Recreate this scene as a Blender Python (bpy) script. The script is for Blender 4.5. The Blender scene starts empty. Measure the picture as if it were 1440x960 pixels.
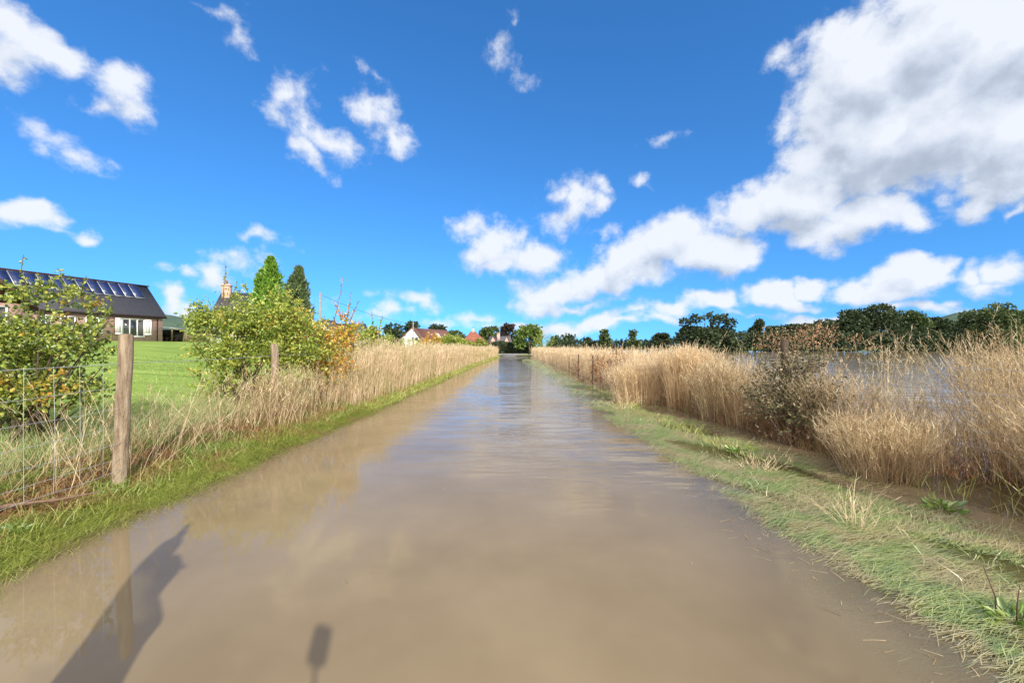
import bpy, bmesh, math, random
import numpy as np
from mathutils import Vector, Matrix
R = math.radians
random.seed(7)
RNG = np.random.default_rng(11)
SC = bpy.context.scene
COL = SC.collection

# ------------------------------------------------------------------ camera, sky, sun, exposure
F = 560.0; CX = 720.0; HY = 487.0; H = 1.45        # focal length, centre, horizon (photo pixels), eye height
cam_d = bpy.data.cameras.new('camera'); cam = bpy.data.objects.new('camera', cam_d); COL.objects.link(cam)
cam.location = (0, 0, H); cam.rotation_euler = (R(90), 0, 0)
cam_d.sensor_width = 36; cam_d.lens = 36 * F / 1440; cam_d.shift_y = 7 / 1440
cam_d.clip_start = 0.02; cam_d.clip_end = 8000
SC.camera = cam
SUN_EL, SUN_AZ = R(32.5), R(180 - 26.1)            # azimuth clockwise from +Y: behind, to the right
SC.view_settings.view_transform = 'Standard'; SC.view_settings.look = 'None'
SC.view_settings.exposure = 0.42; SC.view_settings.gamma = 1
sun_d = bpy.data.lights.new('sun', 'SUN'); sun = bpy.data.objects.new('sun', sun_d); COL.objects.link(sun)
sun_d.energy = 4.3; sun_d.angle = R(0.9); sun_d.color = (1.0, 0.93, 0.82)
sdir = Vector((math.sin(SUN_AZ) * math.cos(SUN_EL), math.cos(SUN_AZ) * math.cos(SUN_EL), math.sin(SUN_EL)))
sun.rotation_euler = sdir.to_track_quat('Z', 'Y').to_euler(); sun.location = (10, -20, 30)

def stereo(px, py):
    d = Vector(((px - CX) / F, 1, -(py - HY) / F)).normalized()
    return d.x / (1 + d.y), d.z / (1 + d.y)

SKY_SAT, SKY_VAL, SKY_TINT, CLOUD_V = 1.14, 1.5, (.50, .93, 1.20), 8.1
# clouds: where they hang in the sky (direction), half sizes, tilt in degrees, thickness
CLOUDS = [
 (10,40,75,40,-35,.85),(70,70,70,40,-30,.85),(20,90,50,45,-20,.85),(100,85,35,25,-40,.6),(15,115,34,26,0,.6),
 (187,130,34,32,0,.75),(205,160,36,24,-35,.7),(175,165,24,20,0,.5),
 (85,185,50,22,-15,.5),(125,212,46,20,-30,.5),(60,190,30,12,0,.3),
 (410,140,42,34,20,.8),(440,178,54,40,-35,.9),(440,215,36,36,-10,.75),(480,205,54,32,-30,.9),(520,165,38,36,-35,.75),(550,198,40,26,-25,.7),(455,235,26,22,-20,.65),(395,160,24,26,0,.35),
 (510,100,22,13,-30,.35),(325,30,20,36,-15,.33),(290,4,34,12,0,.35),(725,55,22,46,0,.3),(730,20,12,16,0,.35),
 (35,305,46,24,-10,1.0),(60,318,30,18,0,.8),(8,300,26,22,0,.8),(125,348,26,11,0,.6),(75,335,40,8,-20,.3),
 (360,343,34,9,-8,.45),(330,372,46,20,-10,.45),(290,395,32,19,5,.7),(248,388,20,12,0,.5),(300,400,30,16,0,.5),(225,425,26,20,-30,.8),(250,440,26,12,0,.7),
 (585,430,50,14,-5,.6),(545,450,34,12,0,.6),(600,440,30,10,0,.5),(680,452,44,14,0,.6),(690,462,44,10,0,.5),(430,435,40,20,0,.4),(510,460,40,10,0,.4),
 (665,320,40,18,10,.55),(700,345,46,34,0,.95),(670,362,30,22,0,.8),(740,362,42,26,10,.9),(700,372,46,16,0,.8),
 (780,270,30,18,0,.6),(815,278,40,24,-15,.75),(795,305,42,24,0,.85),(845,262,20,14,0,.45),(860,322,16,16,0,.45),(845,345,22,12,0,.4),(905,257,15,11,0,.4),(936,197,22,7,5,.3),
 (790,400,66,32,10,1.1),(860,380,60,36,25,1.2),(930,350,70,34,15,1.3),(1000,355,64,34,0,1.3),(1050,362,40,22,0,1.0),(880,400,90,20,5,1.0),(770,425,50,16,0,.8),(820,430,50,10,0,.7),
 (1050,300,60,34,15,1.1),(1120,275,80,44,10,1.4),(1200,300,80,40,0,1.3),(1150,325,90,28,-8,1.1),(1250,290,56,32,0,1.2),(1270,310,40,26,20,1.0),
 (1150,150,62,60,0,1.2),(1160,220,60,50,0,1.3),(1230,110,95,85,20,1.9),(1240,195,115,85,0,1.9),(1320,60,115,95,0,1.9),(1340,170,140,95,0,2.0),(1420,80,120,120,0,1.9),(1430,200,110,75,0,1.8),(1190,180,70,70,0,1.5),(1380,235,90,34,0,1.2),(1280,0,60,60,0,1.1),
 (1365,285,36,34,0,1.0),(1340,262,20,18,0,.6),(1440,288,12,14,0,.6),(1125,75,20,20,0,.3),(1145,60,14,34,-30,.25),
 (1150,393,50,15,0,.9),(1210,400,50,18,5,1.0),(1290,385,56,19,8,1.0),(1230,405,80,14,0,.95),(1370,382,44,18,0,1.05),(1420,375,50,20,10,1.0),(1400,392,50,12,0,.8),
 (1095,412,46,16,0,1.0),(1120,418,50,12,0,.9),(1010,424,46,15,0,.95),(950,437,50,13,5,.8),(900,446,40,9,5,.6),(1310,424,26,8,0,.6),(1352,414,22,9,0,.6),
 (820,455,80,11,3,.75),(760,462,60,9,0,.7),(870,460,90,9,0,.65),(940,452,60,10,0,.7),(1160,442,70,10,5,.75),(1060,440,50,8,0,.55),(1230,430,50,9,5,.6),(1390,428,70,10,0,.7),(1310,424,60,10,0,.7),(620,465,60,7,0,.4),(170,455,90,8,0,.4),
]
world = bpy.data.worlds.new('World'); SC.world = world; world.use_nodes = True
def build_world():
    def tools(tree):
        N = tree.nodes; L = tree.links
        def put(n, i, v):
            if isinstance(v, (int, float, tuple)): n.inputs[i].default_value = v
            elif v is not None: L.new(v, n.inputs[i])
        def mth(op, a, b=None, c=None, clamp=False):
            n = N.new('ShaderNodeMath'); n.operation = op; n.use_clamp = clamp
            for i, v in enumerate((a, b, c)): put(n, i, v)
            return n.outputs[0]
        def vm(op, a, b=None, c=None, out=0):
            n = N.new('ShaderNodeVectorMath'); n.operation = op
            for i, v in enumerate((a, b, c)): put(n, i, v)
            return n.outputs['Value'] if out else n.outputs[0]
        def noise(vec, scale, det, rough=.6):
            n = N.new('ShaderNodeTexNoise'); n.inputs['Scale'].default_value = scale; n.inputs['Detail'].default_value = det
            n.inputs['Roughness'].default_value = rough; L.new(vec, n.inputs['Vector']); return n
        return N, L, mth, vm, noise
    def cover(name, blobs):
        """how thick the cloud is in a direction P = (u, v, 1)"""
        g = bpy.data.node_groups.new(name, 'ShaderNodeTree')
        g.interface.new_socket('P', in_out='INPUT', socket_type='NodeSocketVector')
        g.interface.new_socket('D', in_out='OUTPUT', socket_type='NodeSocketFloat')
        N, L, mth, vm, noise = tools(g)
        gi = N.new('NodeGroupInput'); go = N.new('NodeGroupOutput'); P0 = gi.outputs['P']
        w = noise(P0, 11, 3)
        P = vm('MULTIPLY_ADD', vm('SUBTRACT', w.outputs['Color'], (.5, .5, .5)), (.10, .075, 0), P0)
        acc = None
        for k_, (px, py, rx, ry, ang, k) in enumerate(blobs):
            u, v = stereo(px, py); ux, _ = stereo(px + rx, py); _, vy = stereo(px, py - ry)
            A = R(ang); c, s_ = math.cos(A), math.sin(A); ra = abs(ux - u) * 1.3; rb = abs(vy - v) * 1.3
            va = (c / ra, s_ / ra, -(u * c + v * s_) / ra); vb = (-s_ / rb, c / rb, -(-u * s_ + v * c) / rb)
            if k_ and k_ % 8 == 0: P = vm('MULTIPLY_ADD', acc, (1e-7, 1e-7, 0), P)     # worked out in batches
            da = vm('DOT_PRODUCT', P, va, out=1); db = vm('DOT_PRODUCT', P, vb, out=1)
            r2 = mth('MULTIPLY_ADD', da, da, mth('MULTIPLY', db, db))
            f = mth('MULTIPLY_ADD', mth('SQRT', r2), -k, k)
            acc = f if acc is None else mth('SMOOTH_MAX', acc, f, .2)
        n1 = noise(P0, 21, 10, .66)
        n2 = noise(P, 7, 2, .5)
        d = mth('ADD', mth('MULTIPLY_ADD', n1.outputs['Fac'], 1.75, -.93), mth('MULTIPLY_ADD', n2.outputs['Fac'], .7, -.35))
        L.new(mth('ADD', mth('MAXIMUM', acc, -.6), d), go.inputs['D']); return g
    T = world.node_tree
    for n in list(T.nodes): T.nodes.remove(n)
    N, L, mth, vm, noise = tools(T)
    out = N.new('ShaderNodeOutputWorld')
    tc = N.new('ShaderNodeTexCoord'); sp = N.new('ShaderNodeSeparateXYZ'); L.new(tc.outputs['Generated'], sp.inputs[0])
    sky = N.new('ShaderNodeTexSky'); sky.sky_type = 'NISHITA'; sky.sun_disc = False
    sky.sun_elevation = SUN_EL; sky.sun_rotation = SUN_AZ; sky.ozone_density = 3.0; sky.air_density = 1.0; sky.dust_density = .2
    up = N.new('ShaderNodeCombineXYZ'); L.new(sp.outputs['X'], up.inputs[0]); L.new(sp.outputs['Y'], up.inputs[1])
    L.new(mth('MULTIPLY_ADD', mth('MAXIMUM', sp.outputs['Z'], 0.0), .9, .15), up.inputs[2]); L.new(vm('NORMALIZE', up.outputs[0]), sky.inputs['Vector'])
    hs = N.new('ShaderNodeHueSaturation'); hs.inputs['Saturation'].default_value = SKY_SAT; hs.inputs['Value'].default_value = SKY_VAL
    L.new(sky.outputs[0], hs.inputs['Color']); skyc = vm('MULTIPLY', hs.outputs[0], SKY_TINT)
    def background(col):
        bg = N.new('ShaderNodeBackground'); bg.inputs['Strength'].default_value = .1; L.new(col, bg.inputs['Color']); return bg.outputs[0]
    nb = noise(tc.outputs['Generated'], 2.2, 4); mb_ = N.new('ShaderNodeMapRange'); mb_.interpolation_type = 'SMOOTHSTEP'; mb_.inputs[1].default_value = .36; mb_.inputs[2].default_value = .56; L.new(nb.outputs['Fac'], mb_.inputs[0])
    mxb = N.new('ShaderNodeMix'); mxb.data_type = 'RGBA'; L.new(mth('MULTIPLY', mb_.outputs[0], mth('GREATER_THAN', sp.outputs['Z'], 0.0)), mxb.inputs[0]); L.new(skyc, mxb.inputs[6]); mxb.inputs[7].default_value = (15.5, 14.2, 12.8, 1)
    rear_fill_sky = background(mxb.outputs[2])  # unseen bright white cloud cover added behind the eye to lift the shadows
    den = mth('MAXIMUM', mth('ADD', sp.outputs['Y'], 1.0), .05)
    cb = N.new('ShaderNodeCombineXYZ'); L.new(mth('DIVIDE', sp.outputs['X'], den), cb.inputs[0]); L.new(mth('DIVIDE', sp.outputs['Z'], den), cb.inputs[1]); cb.inputs[2].default_value = 1
    P = cb.outputs[0]; us = N.new('ShaderNodeSeparateXYZ'); L.new(P, us.inputs[0]); U = us.outputs[0]
    def region(name, blobs):
        g = cover(name, blobs)
        g1 = N.new('ShaderNodeGroup'); g1.node_tree = g; L.new(P, g1.inputs[0]); d1 = g1.outputs[0]
        g2 = N.new('ShaderNodeGroup'); g2.node_tree = g
        L.new(vm('ADD', vm('MULTIPLY_ADD', d1, (1e-7, 1e-7, 0), P), (.008, .026, 0)), g2.inputs[0]); d2 = g2.outputs[0]
        mr = N.new('ShaderNodeMapRange'); mr.interpolation_type = 'SMOOTHSTEP'; mr.inputs[1].default_value = -.02; mr.inputs[2].default_value = .58; L.new(d1, mr.inputs[0])
        dif = mth('SUBTRACT', d1, mth('MAXIMUM', d2, -.1))
        lit = mth('MULTIPLY_ADD', dif, .36, .85)
        core = mth('MULTIPLY', mth('MINIMUM', mth('SUBTRACT', d2, .45, clamp=True), .9), .17)
        lit = mth('SUBTRACT', lit, core, clamp=True)
        rp = N.new('ShaderNodeValToRGB'); e = rp.color_ramp.elements; rp.color_ramp.interpolation = 'B_SPLINE'
        e[0].position = .1; e[0].color = (.33, .375, .45, 1); e[1].position = .95; e[1].color = (.86, .89, .95, 1)
        m_ = e.new(.5); m_.color = (.50, .56, .67, 1); m_ = e.new(.72); m_.color = (.68, .74, .84, 1)
        L.new(lit, rp.inputs[0])
        mx = N.new('ShaderNodeMix'); mx.data_type = 'RGBA'
        L.new(mth('MULTIPLY', mr.outputs[0], .94), mx.inputs[0]); L.new(skyc, mx.inputs[6]); L.new(vm('MULTIPLY', rp.outputs[0], (CLOUD_V,) * 3), mx.inputs[7])
        return background(mx.outputs[2])
    def mixs(f, a, b):
        m = N.new('ShaderNodeMixShader'); L.new(f, m.inputs[0]); L.new(a, m.inputs[1]); L.new(b, m.inputs[2]); return m.outputs[0]
    # five slices of sky, so that each direction only works out the clouds near it
    cuts = [-1e9, 260, 560, 860, 1120, 1e9]; sh = None
    for i in range(5):
        bl = [c for c in CLOUDS if c[0] + max(c[2], c[3]) * 2.4 > cuts[i] - 60 and c[0] - max(c[2], c[3]) * 2.4 < cuts[i + 1] + 60]
        r_ = region('cloud_cover_%d' % (i + 1), bl)
        # slices are vertical planes through the eye: compare x / y with the slice's edge
        if sh is None: sh = r_
        else: sh = mixs(mth('GREATER_THAN', mth('MULTIPLY_ADD', sp.outputs['Y'], -(cuts[i] - CX) / F, sp.outputs['X']), 0.0), sh, r_)
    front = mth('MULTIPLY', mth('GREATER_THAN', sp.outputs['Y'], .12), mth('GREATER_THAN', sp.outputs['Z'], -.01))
    L.new(mixs(front, rear_fill_sky, sh), out.inputs[0])
build_world()

# ------------------------------------------------------------------ helpers
def px_at(px, d): return (px - CX) / F * d
def z_at(py, d): return H - (py - HY) / F * d

def newmat(name):
    m = bpy.data.materials.new(name); m.use_nodes = True
    for n in list(m.node_tree.nodes): m.node_tree.nodes.remove(n)
    return m, m.node_tree.nodes, m.node_tree.links
def ramp_node(N, cols, pos=None):
    r = N.new('ShaderNodeValToRGB'); e = r.color_ramp.elements; n = len(cols)
    pos = pos or [i / (n - 1) for i in range(n)]
    e[0].position = pos[0]; e[0].color = (*cols[0], 1); e[1].position = pos[-1]; e[1].color = (*cols[-1], 1)
    for p, c in zip(pos[1:-1], cols[1:-1]): x = e.new(p); x.color = (*c, 1)
    return r
def noise_node(N, L, scale, det=3, vec=None, rough=.55):
    n = N.new('ShaderNodeTexNoise'); n.inputs['Scale'].default_value = scale; n.inputs['Detail'].default_value = det; n.inputs['Roughness'].default_value = rough
    if vec is not None: L.new(vec, n.inputs['Vector'])
    return n
def math_node(N, L, op, a, b=None, c=None, clamp=False):
    n = N.new('ShaderNodeMath'); n.operation = op; n.use_clamp = clamp
    for i, v in enumerate((a, b, c)):
        if v is None: continue
        if isinstance(v, (int, float)): n.inputs[i].default_value = v
        else: L.new(v, n.inputs[i])
    return n.outputs[0]

def leaf_mat(name, cols, patch=None, patch_scale=1.2, transl=.35, gloss=.06, pt=(.5, .62)):
    """colour differs leaf by leaf; an optional second ramp takes over in patches"""
    m, N, L = newmat(name)
    geo = N.new('ShaderNodeNewGeometry'); r = ramp_node(N, cols); L.new(geo.outputs['Random Per Island'], r.inputs[0]); col = r.outputs[0]
    if patch:
        r2 = ramp_node(N, patch); L.new(geo.outputs['Random Per Island'], r2.inputs[0])
        nz = noise_node(N, L, patch_scale, 3, geo.outputs['Position'])
        mr = N.new('ShaderNodeMapRange'); mr.inputs[1].default_value = pt[0]; mr.inputs[2].default_value = pt[1]; L.new(nz.outputs['Fac'], mr.inputs[0])
        mx = N.new('ShaderNodeMix'); mx.data_type = 'RGBA'; L.new(mr.outputs[0], mx.inputs[0]); L.new(col, mx.inputs[6]); L.new(r2.outputs[0], mx.inputs[7]); col = mx.outputs[2]
    d = N.new('ShaderNodeBsdfDiffuse'); t = N.new('ShaderNodeBsdfTranslucent'); L.new(col, d.inputs[0]); L.new(col, t.inputs[0])
    ms = N.new('ShaderNodeMixShader'); ms.inputs[0].default_value = transl; L.new(d.outputs[0], ms.inputs[1]); L.new(t.outputs[0], ms.inputs[2])
    gl = N.new('ShaderNodeBsdfGlossy'); gl.inputs['Roughness'].default_value = .45; gl.inputs[0].default_value = (.9, .9, .85, 1)
    m2 = N.new('ShaderNodeMixShader'); m2.inputs[0].default_value = gloss; L.new(ms.outputs[0], m2.inputs[1]); L.new(gl.outputs[0], m2.inputs[2])
    o = N.new('ShaderNodeOutputMaterial'); L.new(m2.outputs[0], o.inputs[0]); return m
def surf_mat(name, cols, scale=3, rough=.8, bump=0, bscale=20, metallic=0, stretch=None, spec=.4):
    m, N, L = newmat(name)
    tc = N.new('ShaderNodeTexCoord'); vec = tc.outputs['Object']
    if stretch:
        mp = N.new('ShaderNodeMapping'); mp.inputs['Scale'].default_value = stretch; L.new(vec, mp.inputs[0]); vec = mp.outputs[0]
    nz = noise_node(N, L, scale, 5, vec); r = ramp_node(N, cols, [.3 + .4 * i / (len(cols) - 1) for i in range(len(cols))]); L.new(nz.outputs['Fac'], r.inputs[0])
    b = N.new('ShaderNodeBsdfPrincipled'); b.inputs['Roughness'].default_value = rough; b.inputs['Metallic'].default_value = metallic
    b.inputs['Specular IOR Level'].default_value = spec
    L.new(r.outputs[0], b.inputs['Base Color'])
    if bump:
        nb = noise_node(N, L, bscale, 4, vec); bp = N.new('ShaderNodeBump'); bp.inputs['Strength'].default_value = bump; bp.inputs['Distance'].default_value = .02
        L.new(nb.outputs['Fac'], bp.inputs['Height']); L.new(bp.outputs[0], b.inputs['Normal'])
    o = N.new('ShaderNodeOutputMaterial'); L.new(b.outputs[0], o.inputs[0]); return m

def tag(o, label=None, cat=None, group=None, kind=None):
    if label: o['label'] = label
    if cat: o['category'] = cat
    if group: o['group'] = group
    if kind: o['kind'] = kind
    return o
def empty(name, loc=(0, 0, 0), rz=0, label=None, cat=None, group=None):
    o = bpy.data.objects.new(name, None); o.location = loc; o.rotation_euler = (0, 0, rz); o.empty_display_size = .2
    COL.objects.link(o); return tag(o, label, cat, group)

class MB:
    """collects quads (numpy) and links them as ONE mesh object"""
    def __init__(s): s.v = []; s.f = []; s.n = 0
    def add(s, v, f):
        v = np.asarray(v, dtype=np.float32).reshape(-1, 3); f = np.asarray(f, dtype=np.int32).reshape(-1, 4)
        s.v.append(v); s.f.append(f + s.n); s.n += len(v); return s
    def box(s, x0, x1, y0, y1, z0, z1):
        v = [(x0,y0,z0),(x1,y0,z0),(x1,y1,z0),(x0,y1,z0),(x0,y0,z1),(x1,y0,z1),(x1,y1,z1),(x0,y1,z1)]
        return s.add(v, [(0,3,2,1),(4,5,6,7),(0,1,5,4),(1,2,6,5),(2,3,7,6),(3,0,4,7)])
    def hexa(s, v): return s.add(v, [(0,3,2,1),(4,5,6,7),(0,1,5,4),(1,2,6,5),(2,3,7,6),(3,0,4,7)])
    def tube(s, pts, rad, sides=6, cap=True):
        P = np.asarray(pts, float); n = len(P); rad = np.broadcast_to(np.asarray(rad, float), (n,))
        T = np.gradient(P, axis=0); T /= np.linalg.norm(T, axis=1)[:, None] + 1e-9
        ref = np.array((0, 0, 1.)) if abs(T[:, 2]).mean() < .8 else np.array((1., 0, 0))
        A = np.cross(T, ref); A /= np.linalg.norm(A, axis=1)[:, None] + 1e-9; B = np.cross(T, A)
        a = np.linspace(0, 2 * math.pi, sides, endpoint=False)
        V = P[:, None] + rad[:, None, None] * (np.cos(a)[None, :, None] * A[:, None] + np.sin(a)[None, :, None] * B[:, None])
        fs = []
        for i in range(n - 1):
            for j in range(sides):
                k = (j + 1) % sides; fs.append((i * sides + j, (i + 1) * sides + j, (i + 1) * sides + k, i * sides + k))
        if cap:
            V = np.concatenate([V.reshape(-1, 3), P[:1], P[-1:]]); c0 = n * sides
            for j in range(0, sides, 2):
                fs.append((c0, j, (j + 1) % sides, (j + 2) % sides)); b = (n - 1) * sides
                fs.append((c0 + 1, b + (j + 2) % sides, b + (j + 1) % sides, b + j))
        return s.add(V.reshape(-1, 3), fs)
    def build(s, name, mat, parent=None, smooth=False):
        me = bpy.data.meshes.new(name); V = np.concatenate(s.v); Fc = np.concatenate(s.f)
        me.vertices.add(len(V)); me.vertices.foreach_set('co', V.ravel())
        me.loops.add(Fc.size); me.loops.foreach_set('vertex_index', Fc.ravel())
        me.polygons.add(len(Fc)); me.polygons.foreach_set('loop_start', np.arange(0, Fc.size, 4, dtype=np.int32)); me.polygons.foreach_set('loop_total', np.full(len(Fc), 4, np.int32))
        me.update(calc_edges=True); me.validate()
        if smooth: me.polygons.foreach_set('use_smooth', np.ones(len(me.polygons), bool))
        if mat: me.materials.append(mat)
        o = bpy.data.objects.new(name, me); COL.objects.link(o)
        if parent: o.parent = parent
        return o
def unit(a): return a / (np.linalg.norm(a, axis=1)[:, None] + 1e-9)
def strips(mb, base, dirv, bend, length, width, segs=3, tip=.1, az=None, rng=RNG):
    """blades / stems / stalks: thin tapered curved ribbons"""
    n = len(base)
    if n == 0: return
    dirv = unit(dirv); length = np.broadcast_to(length, (n,)); width = np.broadcast_to(width, (n,))
    az = rng.uniform(0, math.pi, n) if az is None else az
    side = np.stack([np.cos(az), np.sin(az), np.zeros(n)], 1)
    t = np.linspace(0, 1, segs + 1)
    P = base[:, None] + dirv[:, None] * (length[:, None] * t)[..., None] + bend[:, None] * (length[:, None] * t ** 2)[..., None]
    w = width[:, None] * np.maximum((1 - t) ** .6, tip)[None]
    V = np.stack([P - side[:, None] * w[..., None] / 2, P + side[:, None] * w[..., None] / 2], 2)   # n, segs+1, 2, 3
    b = (np.arange(n) * (segs + 1) * 2)[:, None] + (np.arange(segs) * 2)[None]
    f = np.stack([b, b + 1, b + 3, b + 2], -1)
    mb.add(V.reshape(-1, 3), f.reshape(-1, 4)); return P
def leaves(mb, c, d, size, wid=.55, fold=.25, rng=RNG):
    """leaf blades folded along the midrib"""
    n = len(c)
    if n == 0: return
    d = unit(d); r = rng.normal(size=(n, 3)); s = unit(np.cross(d, r)); nn = np.cross(s, d); size = np.broadcast_to(size, (n,))[:, None]
    w = size * wid / 2
    V = np.stack([c, c + d * size * .35 + s * w + nn * w * fold, c + d * size * .75 + s * w * .7 + nn * w * fold, c + d * size - nn * size * .1,
                  c + d * size * .75 - s * w * .7 + nn * w * fold, c + d * size * .35 - s * w + nn * w * fold], 1)
    b = (np.arange(n) * 6)[:, None]
    f = np.concatenate([b + np.array([[0, 1, 2, 3]]), b + np.array([[0, 3, 4, 5]])], 0)
    mb.add(V.reshape(-1, 3), f)
def rand_dirs(n, up=0., rng=RNG):
    d = rng.normal(size=(n, 3)); d = unit(d); d[:, 2] += up; return unit(d)

# ------------------------------------------------------------------ lie of the land
def edgeL(y): return np.interp(y, [-30, 3, 10, 30, 50, 60, 70], [3.3, 3.3, 3.1, 2.75, 1.95, 1.7, 1.7])
def edgeR(y): return np.interp(y, [-30, 3, 6, 9, 14, 30, 50, 60], [2.05, 2.05, 1.95, 1.8, 1.55, 1.25, .95, .9])
def reedR(y): return np.interp(y, [-30, 0, 4, 8, 17, 45, 60], [4.4, 4.4, 4.15, 3.85, 3.4, 3.1, 3.0])
def wob(x, y): return .5 * np.sin(x * 2.1 + 1.3 * np.sin(y * .9)) + .3 * np.sin(y * 2.7 + x * 1.1) + .2 * np.sin(x * 6.1 + y * 4.3)
def ss(a, b, t):
    t = np.clip((t - a) / (b - a), 0, 1); return t * t * (3 - 2 * t)
def ground_z(x, y):
    x = np.asarray(x, float); y = np.asarray(y, float)
    s = -x - edgeL(y) + .07 * wob(x * .3, y * 1.2); t = x - edgeR(y) + .08 * wob(x * .4, y * 1.4)
    zl = np.interp(s, [-1, -.5, 0, .35, .9, 2, 4, 29, 60], [-.45, -.26, -.015, .05, .14, .25, .38, 1.9, 2.0])
    rr = reedR(y) - edgeR(y)
    tt = t / np.maximum(rr, .3)
    zr = np.interp(tt, [-.9, -.22, 0, .2, .66, .80, .97, 1.03, 1.3, 1.75, 2.6], [-.45, -.15, -.06, -.02, -.012, -.2, -.22, -.05, -.01, -.03, -.5])
    zr = zr + .022 * wob(x * 1.3, y * 1.1) * (tt > -.1)
    mid = -.45
    z = np.where(s > -1, zl, np.where(tt > -.9, zr, mid))
    # where the lane climbs out of the flood, and the far shore of the field
    dry = ss(57, 62, y) * (1 - ss(14, 30, x)); z = z * (1 - dry) + np.maximum(z, .06 + .12 * ss(62, 90, y)) * dry
    far = ss(150, 175, np.hypot(x * .8, y)) * (x > -5); z = z * (1 - far) + np.maximum(z, .5) * far
    return z

def axis(segments):
    out = []
    for a, b, n in segments: out += list(np.linspace(a, b, n, endpoint=False))
    return np.array(out + [segments[-1][1]])
def sheet(name, xs, ys, zf, mat):
    X, Y = np.meshgrid(xs, ys); Z = zf(X, Y); nx = len(xs)
    i, j = np.meshgrid(np.arange(len(ys) - 1), np.arange(nx - 1), indexing='ij'); a = (i * nx + j).ravel()
    mb = MB(); mb.add(np.stack([X, Y, Z], -1).reshape(-1, 3), np.stack([a, a + 1, a + nx + 1, a + nx], -1))
    return mb.build(name, mat, smooth=True), X, Y
def ground_mat():
    m, N, L = newmat('ground_soil_and_turf')
    geo = N.new('ShaderNodeNewGeometry'); P = geo.outputs['Position']
    at = N.new('ShaderNodeAttribute'); at.attribute_name = 'turf'
    n1 = noise_node(N, L, 3.5, 6, P); r1 = ramp_node(N, [(.05, .038, .02), (.11, .075, .04), (.09, .10, .03)], [.35, .52, .68]); L.new(n1.outputs['Fac'], r1.inputs[0])
    mp = N.new('ShaderNodeMapping'); mp.inputs['Scale'].default_value = (.5, 2.2, 1); mp.inputs['Rotation'].default_value = (0, 0, R(20)); L.new(P, mp.inputs[0])
    n2 = noise_node(N, L, .6, 6, mp.outputs[0]); r2 = ramp_node(N, [(.17, .26, .05), (.24, .34, .07), (.31, .41, .11)], [.35, .52, .66]); L.new(n2.outputs['Fac'], r2.inputs[0])
    n4 = noise_node(N, L, 14, 5, P); mm = N.new('ShaderNodeMix'); mm.data_type = 'RGBA'; mm.blend_type = 'MULTIPLY'; mm.inputs[0].default_value = .55
    r4 = ramp_node(N, [(.55, .6, .5), (1.2, 1.2, 1.1)], [.35, .65]); L.new(n4.outputs['Fac'], r4.inputs[0]); L.new(r2.outputs[0], mm.inputs[6]); L.new(r4.outputs[0], mm.inputs[7])
    mx = N.new('ShaderNodeMix'); mx.data_type = 'RGBA'; L.new(at.outputs['Fac'], mx.inputs[0]); L.new(r1.outputs[0], mx.inputs[6]); L.new(mm.outputs[2], mx.inputs[7])
    b = N.new('ShaderNodeBsdfPrincipled'); b.inputs['Roughness'].default_value = .95; b.inputs['Specular IOR Level'].default_value = .15; L.new(mx.outputs[2], b.inputs['Base Color'])
    n3 = noise_node(N, L, 18, 5, P); bp = N.new('ShaderNodeBump'); bp.inputs['Strength'].default_value = .7; bp.inputs['Distance'].default_value = .04; L.new(n3.outputs['Fac'], bp.inputs['Height']); L.new(bp.outputs[0], b.inputs['Normal'])
    o = N.new('ShaderNodeOutputMaterial'); L.new(b.outputs[0], o.inputs[0]); return m
gx = axis([(-3000, -300, 10), (-300, -60, 14), (-60, -12, 34), (-12, 10, 200), (10, 60, 30), (60, 300, 24), (300, 3000, 10)])
gy = axis([(-400, -20, 8), (-20, 0, 20), (0, 20, 150), (20, 80, 100), (80, 250, 34), (250, 3500, 14)])
ground, GX, GY = sheet('ground', gx, gy, ground_z, ground_mat()); ground['kind'] = 'structure'
turf = ss(1.6, 3.2, -GX - edgeL(GY)) + ss(150, 175, np.hypot(GX * .8, GY)) * (GX > 0) + ss(60, 66, GY) * (GX > -6) * (GX < 30)
turf = turf + .55 * ss(-.25, .0, GX - edgeR(GY)) * (GX < reedR(GY) - .45) * (GX > 0) * (GY < 57)
at = ground.data.attributes.new('turf', 'FLOAT', 'POINT'); at.data.foreach_set('value', np.clip(turf, 0, 1).astype(np.float32).ravel())

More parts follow.
